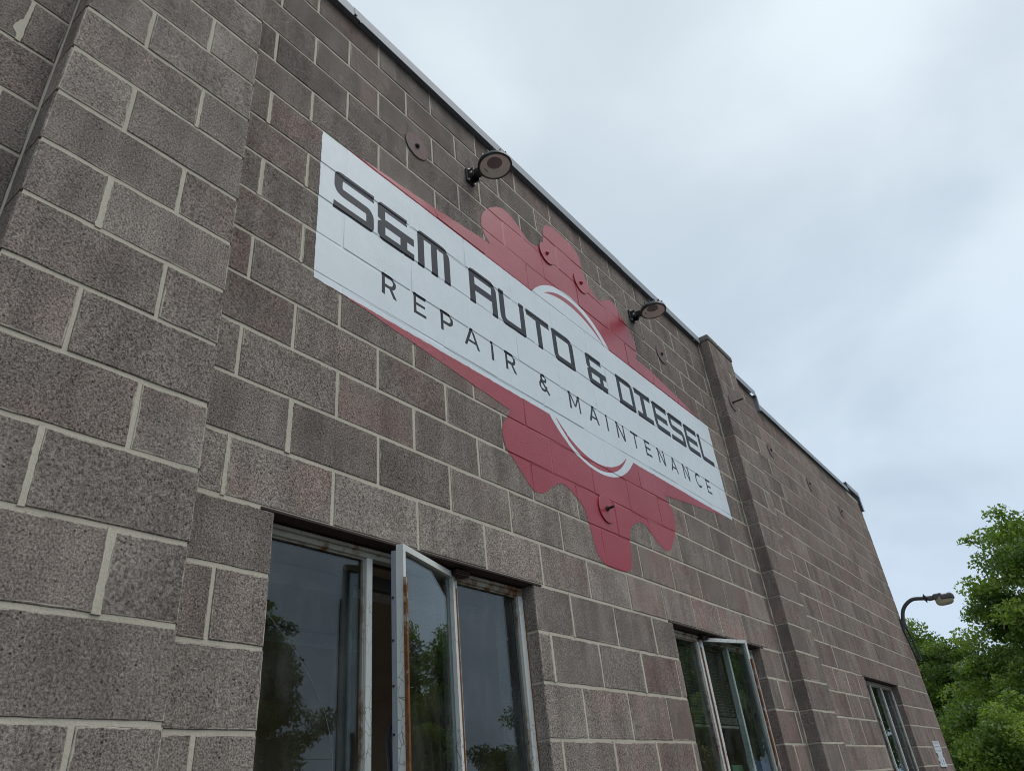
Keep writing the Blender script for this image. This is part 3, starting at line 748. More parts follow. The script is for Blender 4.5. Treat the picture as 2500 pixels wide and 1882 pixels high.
def s_R(x, w): return [rect(x, x + ST, zb, zt)] + bowl(x + ST * .5, w - ST * .5 - .006, zt, zt - .074) + [[(x + w * .46, zt - .070), (x + w * .68, zt - .070), (x + w, zb), (x + w - .0225, zb)]]
def s_P(x, w): return [rect(x, x + ST, zb, zt)] + bowl(x + ST * .5, w - ST * .5, zt, zt - .076)
def s_E(x, w): m = (zt + zb) / 2; return [rect(x, x + ST, zb, zt), rect(x + ST * .5, x + w, zt - .0165, zt), rect(x + ST * .5, x + w - .006, m - .008, m + .008), rect(x + ST * .5, x + w, zb, zb + .0165)]
def s_A(x, w): m = x + w / 2; return [diag(x + .0098, m), diag(x + w - .0098, m), rect(x + w * .2, x + w * .8, zb + .027, zb + .042)]
def s_I(x, w): return [rect(x, x + ST, zb, zt)]
def s_M(x, w): m = x + w / 2; zm = zb + .03; return [rect(x, x + ST, zb, zt), rect(x + w - ST, x + w, zb, zt), [(x, zt), (x + .02, zt), (m + .006, zm), (m - .006, zm - .004)], [(x + w, zt), (x + w - .02, zt), (m - .006, zm), (m + .006, zm - .004)]]
def s_N(x, w): return [rect(x, x + ST, zb, zt), rect(x + w - ST, x + w, zb, zt), [(x, zt), (x + .022, zt), (x + w, zb), (x + w - .022, zb)]]
def s_T(x, w): m = x + w / 2; return [rect(x, x + w, zt - .0165, zt), rect(m - ST / 2, m + ST / 2, zb, zt - .008)]
def s_C(x, w): r = hm / 2; return [arc_band(x + r, (zt + zb) / 2, r, r, rad(48), rad(312), n=28)]
def s_AMP(x, w):
    cx = x + .043
    return [arc_band(cx + .006, zt - .029, .029, .030, rad(-50), rad(230), w=.016, n=20), arc_band(cx - .004, zb + .036, .039, .037, rad(118), rad(372), w=.0175, n=24),
            seg(cx - .022, zt - .040, x + w - .004, zb - .004, .0185), seg(cx + .026, zt - .044, cx - .024, zb + .064, .016)]
big = [L_S(.144, .376), L_AMP(.40), L_M(.660, .896), L_A(1.047, 1.278), L_U(1.302, 1.536), L_T(1.559, 1.791), L_O(1.817, 2.045), L_AMP(2.197, 1.012), L_D(2.584, 2.813), L_I(2.841, 3.075),
       L_E(3.107, 3.338), L_S(3.362, 3.610), L_E(3.634, 3.868), L_L(3.893, 4.133)]
small = [s_R(.425, .092), s_E(.621, .083), s_P(.803, .089), s_A(.971, .118), s_I(1.183, 0), s_R(1.301, .094), s_AMP(1.601, .097), s_M(1.904, .121), s_A(2.119, .116), s_I(2.328, 0), s_N(2.454, .103), s_T(2.646, .100),
         s_E(2.834, .082), s_N(3.018, .102), s_A(3.204, .119), s_N(3.418, .100), s_C(3.628, .1), s_E(3.828, .082)]
letters = [(p, h) for p, h in big] + [(p, []) for p in small]
for k, (p, h) in enumerate(letters):    # the signwriter's hand: hair-line wobble
    letters[k] = ([[(x + random.gauss(0, .0006), z + random.gauss(0, .0006)) for x, z in q] for q in p], h)

gear_top = [(1.271, .123), (1.216, .184), (1.207, .259), (1.225, .329), (1.279, .407), (1.360, .480), (1.425, .520), (1.492, .530), (1.547, .515), (1.594, .495), (1.631, .470), (1.669, .445), (1.718, .430), (1.784, .445), (1.840, .480), (1.876, .530), (1.892, .596), (1.912, .684), (1.952, .741), (2.008, .775), (2.067, .784), (2.148, .787), (2.23, .785), (2.290, .775), (2.338, .745), (2.368, .695), (2.376, .630), (2.388, .580), (2.409, .541), (2.441, .500), (2.481, .455), (2.529, .430), (2.575, .436), (2.663, .490), (2.725, .528), (2.785, .538), (2.833, .522), (2.862, .485), (2.895, .450), (2.945, .423), (2.992, .392), (3.025, .336), (3.044, .262), (3.036, .194), (2.992, .126)]
gear_bot = [(1.296, -.963), (1.270, -1.007), (1.229, -1.062), (1.213, -1.114), (1.220, -1.168), (1.249, -1.211), (1.294, -1.252), (1.348, -1.302), (1.383, -1.335), (1.422, -1.358), (1.464, -1.364), (1.508, -1.350), (1.562, -1.317), (1.629, -1.274), (1.675, -1.252), (1.718, -1.249), (1.763, -1.262), (1.808, -1.283), (1.850, -1.305), (1.882, -1.332), (1.901, -1.370), (1.916, -1.430), (1.926, -1.484), (1.938, -1.535), (1.960, -1.576), (1.998, -1.605), (2.049, -1.618), (2.13, -1.620), (2.240, -1.616), (2.284, -1.600), (2.313, -1.570), (2.332, -1.518), (2.351, -1.430), (2.365, -1.376), (2.392, -1.334), (2.441, -1.296), (2.510, -1.267), (2.560, -1.260), (2.604, -1.272), (2.645, -1.298), (2.696, -1.333), (2.752, -1.362), (2.800, -1.375), (2.853, -1.372), (2.900, -1.352), (2.948, -1.308), (2.998, -1.250), (3.043, -1.187), (3.065, -1.128), (3.063, -1.074), (3.045, -1.025), (3.013, -.992), (2.980, -.966)]
def catmull(pts, n=3):
    out = [pts[0]]
    for k in range(len(pts) - 1):
        p0, p1, p2, p3 = [Vector(pts[min(max(k + d, 0), len(pts) - 1)]) for d in (-1, 0, 1, 2)]
        for i in range(1, n + 1):
            s = i / n; out.append(tuple(0.5 * ((2 * p1) + (p2 - p0) * s + (2 * p0 - 5 * p1 + 4 * p2 - p3) * s * s + (3 * p1 - p0 - 3 * p2 + p3) * s ** 3)))
    return out
SX0, SX1, SZ0, SZ1 = 0.066, 4.211, -0.846, -0.001
red_polys = [[(.205, -.05), (.205, 0.0), (.415, .024), (.807, .062)] + catmull(gear_top) + [(3.226, .120), (3.471, .088), (3.717, .054), (4.02, 0.0), (4.02, -.05)],
             [(.195, -.80), (.195, -.846), (.372, -.862), (1.014, -.933), (1.29, -.962)] + catmull(gear_bot) + [(3.08, -.954), (3.424, -.917), (3.91, -.867), (4.13, -.846), (4.13, -.80)]]
def circle_cap(cx, cz, r, top, n=72):
    return [(cx + r * math.cos(2 * math.pi * k / n), cz + r * math.sin(2 * math.pi * k / n)) for k in range(n)]
ring_top, ring_bot = circle_cap(2.113, -.363, .583, 1), circle_cap(2.130, -.440, .620, 0)
def lens_arc(c1, r1, c2, r2, n, sgn):
    """crescent between two circular arcs that meet at its tips"""
    d = Vector(c2) - Vector(c1); D = d.length; a = (r1 * r1 - r2 * r2 + D * D) / (2 * D); h_ = math.sqrt(max(r1 * r1 - a * a, 1e-6))
    m = Vector(c1) + d * a / D; per = Vector((-d.y, d.x)) / D
    t0, t1 = m + per * h_, m - per * h_
    def arc(c_, r_, p, q):
        a0, a1 = math.atan2(p.y - c_[1], p.x - c_[0]), math.atan2(q.y - c_[1], q.x - c_[0])
        if sgn > 0:
            a0 %= 2 * math.pi; a1 %= 2 * math.pi
        else:
            a0 = a0 - 2 * math.pi if a0 > 0.6 else a0; a1 = a1 - 2 * math.pi if a1 > 0.6 else a1
        return [(c_[0] + r_ * math.cos(a0 + (a1 - a0) * i / n), c_[1] + r_ * math.sin(a0 + (a1 - a0) * i / n)) for i in range(n + 1)]
    return arc(c1, r1, t0, t1) + arc(c2, r2, t1, t0)[1:-1]
cres_top = lens_arc((2.113, -.352), .526, (2.090, -.575), .706, 40, 1)
cres_bot = lens_arc((2.118, -.541), .498, (2.120, -.435), .564, 40, -1)

def inside(poly, x, z):
    r = False; n = len(poly); j = n - 1
    for i in range(n):
        xi, zi = poly[i]; xj, zjj = poly[j]
        if (zi > z) != (zjj > z) and x < (xj - xi) * (z - zi) / (zjj - zi) + xi: r = not r
        j = i
    return r
def build_sign():
    sign = thing('painted_sign', (2.1, -0.002, G - 0.42), 'white banner sign over a red gear painted high on the block wall', 'sign')
    vs, es = [], []
    def loop(poly):
        o = len(vs); vs.extend(Vector(p) for p in poly); n = len(poly); es.extend((o + i, o + (i + 1) % n) for i in range(n))
    panel = [(SX0, SZ0), (SX1, SZ0 - .003), (SX1 - .002, SZ1), (SX0, SZ1)]
    loops = red_polys + [panel, ring_top, ring_bot, cres_top, cres_bot] + [q for p, h in letters for q in p + h]
    def ragged(q):
        out = []
        for k in range(len(q)):
            a_, b_ = Vector(q[k]), Vector(q[(k + 1) % len(q)]); n_ = max(1, int((b_ - a_).length / 0.018))
            for i in range(n_):
                s_ = a_.lerp(b_, i / n_); j_ = 0.0 if i == 0 and n_ > 3 else 0.0011
                out.append((s_.x + random.gauss(0, j_), s_.y + random.gauss(0, j_)))
        return out
    panel = ragged(panel); red_polys[0] = ragged(red_polys[0]); red_polys[1] = ragged(red_polys[1])
    loops = red_polys + [panel, ring_top, ring_bot, cres_top, cres_bot] + [q for p, h in letters for q in p + h]
    for q in loops: loop(q)
    cells = [b for b in blocks if under_sign(b)]
    IB = BEV * 0.85
    for b in cells:
        loop(rect(b['x0'], b['x1'], b['z0'], b['z1'])); loop(rect(b['x0'] + IB, b['x1'] - IB, b['z0'] + IB, b['z1'] - IB))
    V2, E2, F2, _, _, _ = delaunay_2d_cdt(vs, es, [], 0, 1e-6)
    by_j = {}
    for b in cells: by_j.setdefault(b['j'], []).append(b)
    def depth_at(x, z):
        for j, L in by_j.items():
            if L[0]['z0'] - 1e-5 <= z <= L[0]['z1'] + 1e-5:
                for b in L:
                    if b['x0'] - 1e-5 <= x <= b['x1'] + 1e-5:
                        d = min(x - b['x0'], b['x1'] - x, z - b['z0'], b['z1'] - z)
                        dv, dh = min(x - b['x0'], b['x1'] - x), min(z - b['z0'], b['z1'] - z)
                        jy = b['y'] + 0.0007 if dv < dh else 0.0030
                        s = min(max(d / IB, 0.0), 1.0); return jy * (1 - s) + b['y'] * s
                return 0.0006
        return 0.0030
    Y = [depth_at(v.x, v.y) - 0.0013 for v in V2]
    boxes = [[(min(p[0] for p in q), max(p[0] for p in q), min(p[1] for p in q), max(p[1] for p in q)) for q in p_] for p_, h in letters]
    groups = {}
    for f in F2:
        cx = sum(V2[i].x for i in f) / 3; cz = sum(V2[i].y for i in f) / 3
        key = None
        if SX0 < cx < SX1 and zb - .01 < cz < ZT + .01:
            for k, (p, h) in enumerate(letters):
                hit = any(bx[0] <= cx <= bx[1] and bx[2] <= cz <= bx[3] and inside(q, cx, cz) for q, bx in zip(p, boxes[k]))
                if hit and not any(inside(q, cx, cz) for q in h): key = ('letter', k); break
        if key is None:
            if (cz > SZ1 and inside(cres_top, cx, cz)) or (cz < SZ0 and inside(cres_bot, cx, cz)): key = ('crescent', 0 if cz > -.4 else 1)
            elif inside(panel, cx, cz) or (cz > SZ1 - .002 and inside(ring_top, cx, cz)) or (cz < SZ0 + .002 and inside(ring_bot, cx, cz)): key = ('panel', 0)
            elif inside(red_polys[0], cx, cz): key = ('gear', 0)
            elif inside(red_polys[1], cx, cz): key = ('gear', 1)
        if key: groups.setdefault(key, []).append(f)
    for key, fs in sorted(groups.items()):
        used = {}; F_ = []
        for f in fs: F_.append(tuple(used.setdefault(i, len(used)) for i in f))
        vv = [None] * len(used)
        for i, k in used.items(): vv[k] = (V2[i].x, Y[i], V2[i].y)
        mb = MB(); mb.add(vv, F_)
        me = mb.mesh(key[0])
        bm = bmesh.new(); bm.from_mesh(me)
        for f in bm.faces:
            if f.normal.y > 0: f.normal_flip()
        bm.to_mesh(me); bm.free()
        nm, mt = {'letter': ('letter', 'paint_slate'), 'crescent': ('crescent', 'paint_red'), 'panel': ('banner', 'paint_white'), 'gear': ('gear', 'paint_red')}[key[0]]
        o = obj(nm, me, mt, sign)
        if nm == 'letter':
            o['label'] = 'slate painted character ' + ('S&MAUTO&DIESEL' + 'REPAIR&MAINTENANCE')[key[1]]
build_sign()

# ------------------------------------------------------------------ round wall lamps
def wall_lamp(x, z, label, yaw):
    t_ = thing('wall_lamp', (x, 0.0, z + G), label, 'lamp', 'round lamps on the parapet')
    hc = Vector((x + 0.0, -0.192, z - 0.033)); dn = Vector((math.sin(yaw) * .10, -0.03, -1)).normalized()
    h = MB(); h.lathe(hc, dn, [(0.0000, -0.0468), (0.0387, -0.0450), (0.0645, -0.0360), (0.0860, -0.0198), (0.0972, -0.0090), (0.1002, 0.0036), (0.1002, 0.0108), (0.0963, 0.0135), (0.0929, 0.0135), (0.0912, 0.0000)], 48, True, False); obj('housing', h, 'black', t_)
    h = MB(); h.lathe(hc, dn, [(0.0937, 0.0090), (0.0933, 0.0162), (0.0894, 0.0180), (0.0869, 0.0144), (0.0869, 0.0090)], 48, True, False); obj('trim_ring', h, 'lumi', t_)
    h = MB(); h.lathe(hc, dn, [(0.0877, 0.0126), (0.0731, 0.0018), (0.0516, -0.0126), (0.0430, -0.0162)], 48, True, False); fix = h.mesh('reflector'); fix_normals(fix); obj('reflector', fix, 'reflector', t_)
    h = MB(); h.lathe(hc, dn, [(0.0439, -0.0155), (0.0000, -0.0151)], 40, False, False); obj('led_board', h, 'led', t_)
    h = MB()
    for k in range(14):
        a = 2 * math.pi * k / 14 + 0.2; h.obox(hc + Vector((math.cos(a) * .066, math.sin(a) * .066, 0.032)), (math.cos(a), math.sin(a), 0), (-math.sin(a), math.cos(a), 0), (0, 0, 1), 0.045, 0.005, 0.020)
    obj('cooling_fin', h, 'black', t_)
    a0, a1 = Vector((x, -0.030, z)), hc + Vector((0, 0.070, 0.016))
    d = (a1 - a0).normalized(); side = Vector((1, 0, 0)); up = d.cross(side) * -1
    h = MB(); h.obox((a0 + a1) / 2, d, side, d.cross(side), (a1 - a0).length + 0.02, 0.050, 0.028); obj('arm', h, 'black', t_)
    h = MB(); h.box(x - 0.036, x + 0.036, -0.014, -0.001, z - 0.052, z + 0.052, 0.003); h.box(x - 0.030, x - 0.022, -0.055, -0.012, z - 0.036, z + 0.030, 0.002); h.box(x + 0.022, x + 0.030, -0.055, -0.012, z - 0.036, z + 0.030, 0.002); obj('bracket', h, 'black', t_)
    for bx, bz in ((-0.024, 0.040), (-0.024, -0.042), (0.024, 0.040), (0.024, -0.042)):
        h = MB(); h.lathe((x + bx, -0.014, z + bz), (0, -1, 0), [(0.008, 0), (0.008, 0.006), (0.005, 0.009)], 6, False); obj('bolt', h, 'zinc', t_)
    h = MB(); h.lathe((x - 0.030, -0.042, z - 0.012), (-1, 0, 0), [(0.010, 0), (0.010, 0.007), (0.006, 0.010)], 8, False); h.lathe((x + 0.03, -0.042, z - 0.03), (0.2, -0.6, -1), [(0.009, 0), (0.009, 0.012), (0.005, 0.014)], 8, False); obj('pivot_screw', h, 'zinc', t_)
wall_lamp(1.128, 0.545, 'round black lamp above the letters, nearer one, over the white banner', 0.0)
wall_lamp(3.075, 0.556, 'round black lamp to the right of the red gear, farther one', 0.12)

# ------------------------------------------------------------------ street-style lamp on the far corner
def corner_lamp():
    X = 10.02
    t_ = thing('gooseneck_lamp', (X, 0, G - 0.95), 'grey gooseneck area lamp on the far corner of the building', 'lamp')
    def bez(P, n=8):
        return catmull3(P, n)
    path = [(X, -0.032, -1.02), (X, -0.036, -0.93), (X, -0.052, -0.862), (X, -0.082, -0.787), (X, -0.136, -0.725), (X, -0.207, -0.683), (X, -0.274, -0.672), (X, -0.385, -0.691), (X, -0.475, -0.700)]
    h = MB(); h.tube(catmull3(path, 5), 0.0245, 14); obj('pipe', h, 'conduit', t_)
    h = MB(); h.box(X - 0.045, X + 0.045, -0.016, -0.001, -1.04, -0.88, 0.003); h.box(X - 0.034, X - 0.028, -0.06, -0.014, -1.02, -0.92, 0.001); h.box(X + 0.028, X + 0.034, -0.06, -0.014, -1.02, -0.92, 0.001); obj('bracket', h, 'lumi', t_)
    h = MB(); h.tube([(X - 0.05, -0.39, -0.66), (X - 0.05, -0.395, -0.73)], 0.006, 6); h.tube([(X + 0.035, -0.39, -0.63), (X + 0.035, -0.40, -0.745)], 0.007, 6); h.box(X - 0.04, X + 0.04, -0.415, -0.385, -0.728, -0.66, 0.004); obj('clamp', h, 'black', t_)
    h = MB()
    for y0, y1, w, z0, z1 in ((-0.53, -0.42, 0.036, -0.735, -0.682), (-0.61, -0.50, 0.062, -0.748, -0.672), (-0.735, -0.585, 0.075, -0.765, -0.702), (-0.72, -0.665, 0.05, -0.71, -0.688)):
        h.box(X - w, X + w, y0, y1, z0, z1, 0.012)
    obj('luminaire', h, 'lumi', t_)
    bm = bmesh.new(); bmesh.ops.create_uvsphere(bm, u_segments=24, v_segments=14, radius=1.0)
    for v in bm.verts:
        s = lambda q: math.copysign(abs(q) ** 0.62, q)
        v.co = (X + 0.066 * s(v.co.x), -0.612 + 0.108 * s(v.co.y), -0.757 + G + 0.072 * s(v.co.z))
    me = bpy.data.meshes.new('lens'); bm.to_mesh(me); bm.free(); me.polygons.foreach_set('use_smooth', [True] * len(me.polygons))
    obj('lens', me, 'lens', t_)
    h = MB(); h.tube(catmull3([(X - 0.03, -0.02, -0.90), (X - 0.05, -0.012, -0.99), (X - 0.055, -0.022, -1.15), (X - 0.045, -0.035, -1.32), (X - 0.02, -0.060, -1.425), (X + 0.0, -0.085, -1.43), (X + 0.01, -0.080, -1.36), (X + 0.01, -0.068, -1.20), (X, -0.055, -1.06), (X, -0.045, -0.98)], 5), 0.0125, 8); obj('cable', h, 'cable', t_)
def catmull3(pts, n):
    out = [Vector(pts[0])]
    for k in range(len(pts) - 1):
        p0, p1, p2, p3 = [Vector(pts[min(max(k + d, 0), len(pts) - 1)]) for d in (-1, 0, 1, 2)]
        for i in range(1, n + 1):
            s = i / n; out.append(0.5 * ((2 * p1) + (p2 - p0) * s + (2 * p0 - 5 * p1 + 4 * p2 - p3) * s * s + (3 * p1 - p0 - 3 * p2 + p3) * s ** 3))
    return out
corner_lamp()

# ------------------------------------------------------------------ white slotted bracket near the corner
def slotted_bracket():
    x0, x1, zt_, zb_ = 9.215, 9.600, -2.392, -2.664
    out = [(x0, zt_), (x1, zt_), (x1, -2.515), (x1 - 0.045, -2.520), (x1 - 0.045, -2.575), (x1 + 0.005, -2.578), (x1 - 0.02, -2.61), (x1 - 0.005, -2.635), (x1 + 0.02, -2.650), (x1 + 0.02, zb_),
           (x0 + 0.02, zb_), (x0 + 0.01, -2.640), (x0 + 0.06, -2.632), (x0 + 0.06, -2.61), (x0 + 0.02, -2.600), (x0 + 0.03, -2.575), (x0 + 0.075, -2.570), (x0 + 0.075, -2.525), (x0, -2.518)]
    holes = []
    for r_ in range(3):
        for c_ in range(4):
            hx = x0 + 0.055 + c_ * 0.075; hz = zt_ - 0.012 - r_ * 0.040; holes.append(rect(hx, hx + 0.042, hz - 0.020, hz))
    holes += [rect(x0 + 0.115, x0 + 0.165, -2.605, -2.585), rect(x0 + 0.11, x0 + 0.15, -2.645, -2.618), rect(x0 + 0.24, x0 + 0.285, -2.64, -2.588), rect(x0 + 0.17, x0 + 0.21, -2.56, -2.552)]
    vs, es = [], []
    for q in [out] + holes:
        o = len(vs); vs += [Vector(p) for p in q]; es += [(o + i, o + (i + 1) % len(q)) for i in range(len(q))]
    V2, E2, F2, _, _, _ = delaunay_2d_cdt(vs, es, [], 0, 1e-6)
    keep = []
    for f in F2:
        cx = sum(V2[i].x for i in f) / 3; cz = sum(V2[i].y for i in f) / 3
        if inside(out, cx, cz) and not any(inside(h, cx, cz) for h in holes): keep.append(f)
    bm = bmesh.new(); bv = [bm.verts.new((v.x, -0.012, v.y + G)) for v in V2]
    for f in keep: bm.faces.new([bv[i] for i in f])
    bmesh.ops.delete(bm, geom=[v for v in bm.verts if not v.link_faces], context='VERTS')
    r_ = bmesh.ops.extrude_face_region(bm, geom=bm.faces[:])
    for v in [e for e in r_['geom'] if isinstance(e, bmesh.types.BMVert)]: v.co.y += 0.009
    bmesh.ops.recalc_face_normals(bm, faces=bm.faces[:])
    me = bpy.data.meshes.new('slotted_bracket'); bm.to_mesh(me); bm.free()
    o = obj('slotted_bracket', me, 'whiteplate'); tag(o, 'small white slotted metal bracket screwed to the wall near the far corner', 'bracket')
slotted_bracket()

# ------------------------------------------------------------------ things inside the second window
def inside_things():
    b = thing('window_blind', (3.4, 0.15, G - 1.86), 'tan slatted blind hanging inside the second window', 'blind')
    for k in range(22):
        q = MB(); zc = -1.90 - 0.0175 * k; q.obox((3.38, 0.155, zc), (1, 0, random.uniform(-.004, .004)), (0, 1, -0.75), (0, 0.75, 1), 0.66, 0.022, 0.0016); obj('slat', q, 'slat', b)
    for k in range(9):
        q = MB(); zc = -2.288 - 0.0045 * k; q.obox((3.38, 0.155, zc), (1, 0, random.uniform(-.006, .006)), (0, 1, -0.1), (0, 0.1, 1), 0.66, 0.022, 0.0016); obj('slat', q, 'slat', b)
    q = MB(); q.box(3.05, 3.71, 0.142, 0.168, -2.350, -2.334, 0.003); obj('bottom_rail', q, 'slat', b)
    q = MB(); q.box(3.05, 3.71, 0.140, 0.170, -1.88, -1.85, 0.003); obj('head_rail', q, 'slat', b)
    for xx in (3.16, 3.60):
        q = MB(); q.tube([(xx, 0.142, -1.88), (xx, 0.142, -2.34)], 0.0012, 5); obj('cord', q, 'slat', b)
    d = thing('dried_bouquet', (3.16, 0.15, G - 2.72), 'dried straw-coloured flower heads behind the second window', 'plant')
    q = MB(); q.lathe((3.16, 0.16, -2.98), (0, 0, 1), [(0.045, 0), (0.05, 0.12), (0.03, 0.24), (0.034, 0.26)], 20); obj('vase', q, 'trim', d)
    st, hd = MB(), MB(); r = random.Random(3)
    for k in range(26):
        a = r.uniform(0, 6.28); e = Vector((3.16 + math.cos(a) * r.uniform(.01, .075), 0.16 + math.sin(a) * r.uniform(0, .035), r.uniform(-2.62, -2.455)))
        st.tube([(3.16, 0.16, -2.74), tuple((Vector((3.16, .16, -2.74)) + e) / 2 + Vector((r.uniform(-.01, .01), 0, 0))), tuple(e)], 0.0016, 5)
        for _ in range(7):
            c_ = e + Vector((r.gauss(0, .009), r.gauss(0, .007), r.gauss(0, .012))); hd.obox(c_, (r.gauss(0, 1), r.gauss(0, 1), r.gauss(0, 1)), (0.3, 1, .2), (0.1, .2, 1), r.uniform(.006, .014), r.uniform(.004, .01), r.uniform(.006, .014))
    obj('stem', st, 'straw', d); obj('flower_head', hd, 'straw', d)
    q = MB(); q.box(3.46, 3.62, 0.14, 0.19, -3.02, -2.555, 0.004); o = obj('green_box', q, 'green'); tag(o, 'green box standing inside the second window', 'box')
    q = MB(); q.box(3.83, 4.06, 0.125, 0.185, -3.02, -2.535, 0.004); o = obj('blue_box', q, 'blue'); tag(o, 'blue box at the right inside the second window', 'box')
inside_things()

# ------------------------------------------------------------------ trees
def crown_mesh(seed, n_clump, n_leaf, shape, leaf=0.11, low=0.0):
    """leaf faces in clumps through the crown volume; unit: metres, crown centred on the origin; returns mesh and clump centres"""
    r = np.random.default_rng(seed); rx, rz = shape
    d = r.normal(size=(n_clump * 3, 3)); d /= np.linalg.norm(d, axis=1)[:, None]
    lump = 1.0 + 0.20 * np.sin(d[:, 0] * 5 + seed) * np.cos(d[:, 1] * 4 - seed) + 0.16 * np.sin(d[:, 2] * 7 + seed * 2) + r.normal(0, .07, len(d))
    rr = r.uniform(0.25, 1.0, len(d)) ** 0.55 * lump
    c = d * rr[:, None] * np.array([rx, rx, rz]); c[:, :2] *= (1.08 - 0.30 * c[:, 2:3] / rz)
    c = c[:n_clump]
    cr = r.uniform(0.28, 0.74, n_clump) * (rx / 2.6) ** 0.5
    cnt = (n_leaf * (cr ** 2) / (cr ** 2).sum()).astype(int) + 1
    idx = np.repeat(np.arange(n_clump), cnt); N = len(idx)
    p = r.normal(size=(N, 3)); p /= np.linalg.norm(p, axis=1)[:, None]
    rad_ = r.uniform(0, 1, N) ** 0.45
    p = c[idx] + p * (rad_ * cr[idx])[:, None] * np.array([1.15, 1.15, 0.72])
    nrm = r.normal(size=(N, 3)) + np.array([0, 0, 0.75]); nrm /= np.linalg.norm(nrm, axis=1)[:, None]
    u = np.cross(nrm, r.normal(size=(N, 3))); u /= np.linalg.norm(u, axis=1)[:, None]; w = np.cross(nrm, u)
    L = leaf * r.uniform(0.6, 1.3, N)[:, None]
    v = np.empty((N, 4, 3)); v[:, 0] = p - u * L * .5; v[:, 1] = p + w * L * .30 + nrm * L * .07; v[:, 2] = p + u * L * .55 - nrm * L * 0.05; v[:, 3] = p - w * L * .30 + nrm * L * .07
    tone_c = r.normal(0.44, 0.20, n_clump)
    tone = np.clip(tone_c[idx] + r.normal(0, .13, N) + (rad_ - .6) * .12, 0, 1)  # inner leaves darker, outer ones paler: clump shading put into the tone
    me = bpy.data.meshes.new('crown')
    me.vertices.add(N * 4); me.vertices.foreach_set('co', v.reshape(-1))
    me.loops.add(N * 4); me.loops.foreach_set('vertex_index', np.arange(N * 4))
    me.polygons.add(N); me.polygons.foreach_set('loop_start', np.arange(0, N * 4, 4))
    me.update()
    at = me.attributes.new('tone', 'FLOAT', 'POINT'); at.data.foreach_set('value', np.repeat(tone, 4).astype(np.float32))
    me.materials.append(M['leaf']); me.validate()
    return me, c
def trunk_mesh(seed, centres, zc, r0):
    """trunk and limbs that reach into the clumps; base at the origin, crown centre at height zc"""
    r = random.Random(seed); mb = MB()
    top = Vector((r.uniform(-.2, .2), r.uniform(-.2, .2), zc + 0.5))
    spine = [Vector((0, 0, -0.1)), Vector((r.uniform(-.08, .08), r.uniform(-.08, .08), zc * .3)), Vector((r.uniform(-.15, .15), r.uniform(-.15, .15), zc * .65)), top]
    mb.tube(catmull3(spine, 4), [r0 * (1.25 - 0.9 * k / 12) for k in range(13)], 9)
    C_ = [Vector(c_) + Vector((0, 0, zc)) for c_ in centres]
    for c_ in C_[::2]:
        s = min(max((c_.z / (zc + 0.5)) * 0.7 - 0.1, 0.18), 0.95); a = Vector((0, 0, 0)).lerp(top, s)
        mid = a.lerp(c_, 0.5) + Vector((r.uniform(-.2, .2), r.uniform(-.2, .2), r.uniform(0, .35)))
        mb.tube(catmull3([a, mid, c_], 3), [r0 * .26, r0 * .22, r0 * .19, r0 * .15, r0 * .11, r0 * .07, r0 * .03], 5)
    return mb.mesh('trunk', 0.0)
KINDS = {}
def tree(kind, loc, scale, rot, label, group=None, name='broadleaf_tree'):
    seed, ncl, nlf, shape, zc, leaf = kind
    if kind not in KINDS:
        cm, cen = crown_mesh(seed, ncl, nlf, shape, leaf); tm = trunk_mesh(seed, cen, zc, shape[0] * 0.06); tm.materials.append(M['bark']); KINDS[kind] = (cm, tm)
    cm, tm = KINDS[kind]
    t_ = bpy.data.objects.new(name, None); COL.objects.link(t_); t_.location = loc; t_.scale = (scale,) * 3; t_.rotation_euler[2] = rot; tag(t_, label, 'tree', group)
    a = bpy.data.objects.new('trunk', tm); COL.objects.link(a); a.parent = t_
    b = bpy.data.objects.new('crown', cm); COL.objects.link(b); b.parent = t_; b.location = (0, 0, zc)
    return t_
def polar(az, dist): return (CAM.x + dist * math.cos(rad(az)), CAM.y + dist * math.sin(rad(az)), 0.0)
TALL = (11, 300, 84000, (3.9, 4.9), 6.4, 0.17)
ROUND = (23, 150, 52000, (2.5, 3.0), 3.6, 0.13)
BUSHY = (37, 120, 42000, (2.7, 2.3), 2.2, 0.13)
tree(TALL, polar(-0.5, 30), 0.80, 0.6, 'tall full-crowned tree at the right edge beyond the corner lamp', 'trees beyond the building')
tree(ROUND, polar(6.3, 35), 0.86, 1.0, 'low round tree in the gap between the corner lamp and the tall tree', 'trees beyond the building')
tree(ROUND, polar(9.3, 37), 1.02, 2.6, 'tree rising directly behind the far building corner below the lamp', 'trees beyond the building')
tree(BUSHY, polar(3.6, 25), 0.80, 0.2, 'bushy light green tree low in front of the tall tree', 'trees beyond the building')
tree(BUSHY, polar(7.4, 30), 0.80, 3.1, 'bushy tree low behind the white slotted bracket', 'trees beyond the building')
tree(TALL, polar(-55.8, 56), 1.55, 2.0, 'large tree across the lot, reflected in the left window pane', 'trees across the lot')
tree(ROUND, polar(-41.0, 50), 1.15, 0.4, 'round tree across the lot, reflected in the right window pane', 'trees across the lot')
tree(ROUND, polar(-66.5, 52), 1.9, 1.4, 'broad tree across the lot, reflected in the second window', 'trees across the lot')

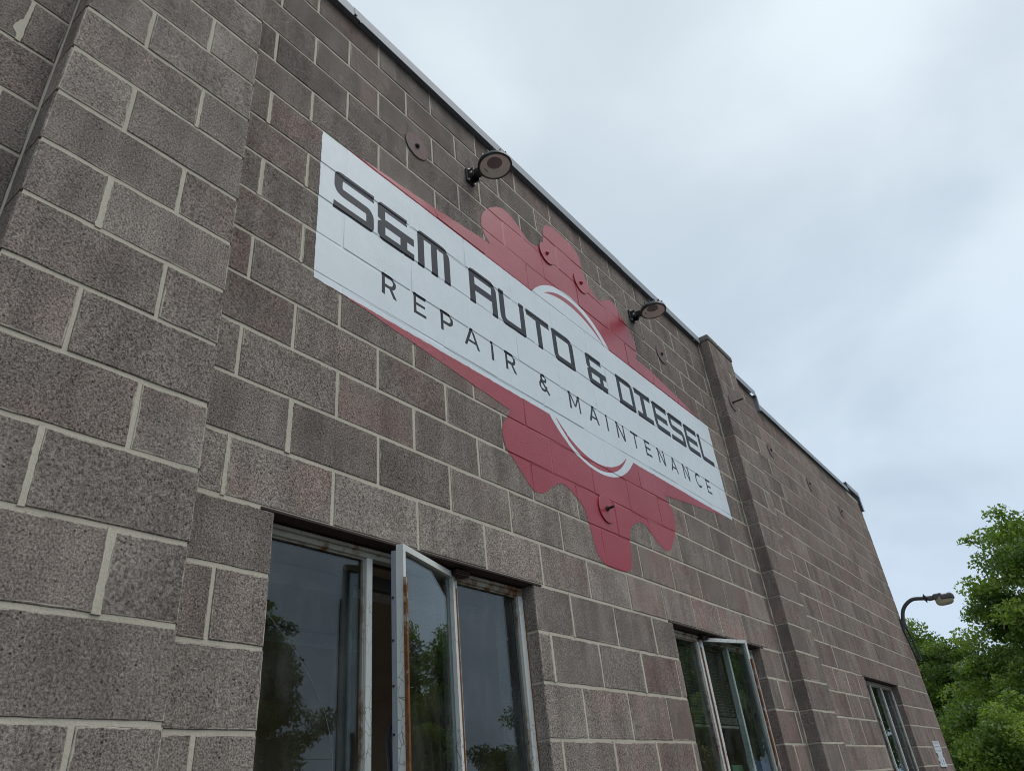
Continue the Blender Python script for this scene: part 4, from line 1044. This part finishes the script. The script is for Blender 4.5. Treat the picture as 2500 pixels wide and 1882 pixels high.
tree(TALL, polar(-25.0, 48), 1.40, 4.0, 'tall tree across the lot, dark in the narrow left pane of the second window', 'trees across the lot')
tree(TALL, polar(-15.5, 46), 1.30, 5.2, 'tall tree across the lot, mirrored in the farthest window', 'trees across the lot')

tree(TALL, polar(-10.5, 34), 0.92, 1.1, 'tall tree past the right edge, mirrored in the open sash of the first window', 'trees beyond the building')
for az_, dd_, sc_, lb_ in ((-19.5, 42, 1.5, 'low bushy tree across the lot, at the foot of the farthest window tree'), (-31.5, 44, 1.35, 'low bushy tree across the lot, seen low in the second window'),
                           (-47.5, 52, 1.3, 'low bushy tree across the lot, between the trees mirrored in the first window'), (-59.5, 50, 1.7, 'low bushy tree across the lot, below the large left pane tree')):
    tree(BUSHY, polar(az_, dd_), sc_, az_, lb_, 'trees across the lot')

# utility pole across the lot (mirrored in the left pane)
def utility_pole():
    x, y, _z = polar(-52.3, 46)
    t_ = thing('utility_pole', (x, y, 0), 'brown wooden utility pole across the lot, mirrored in the left window', 'pole')
    q = MB(); q.tube([(x, y, -G), (x, y, 6.75 - G)], [0.15, 0.115], 12); obj('post', q, 'pole', t_)
    d = Vector((math.cos(rad(-52.3 + 90)), math.sin(rad(-52.3 + 90)), 0))
    q = MB(); q.obox(Vector((x, y, 5.6 - G)), d, Vector((0, 0, 1)).cross(d), (0, 0, 1), 0.9, 0.06, 0.07); obj('crossarm', q, 'pole', t_)
    for s in (-0.42, 0.42):
        q = MB(); c_ = Vector((x, y, 5.64 - G)) + d * s; q.lathe(c_, (0, 0, 1), [(0.02, 0), (0.045, 0.05), (0.03, 0.09), (0.04, 0.12), (0.01, 0.15)], 10); obj('insulator', q, 'whiteplate', t_)
    for s in (-1, 1):
        q = MB(); a = Vector((x, y, 5.78 - G)) + d * 0.42 * s
        pts = [a + d * (s * L_) + Vector((0, 0, 0.0009 * L_ * L_ - 0.055 * L_)) for L_ in range(0, 61, 6)]
        q.tube(pts, 0.012, 5); obj('wire', q, 'cable', t_)
utility_pole()
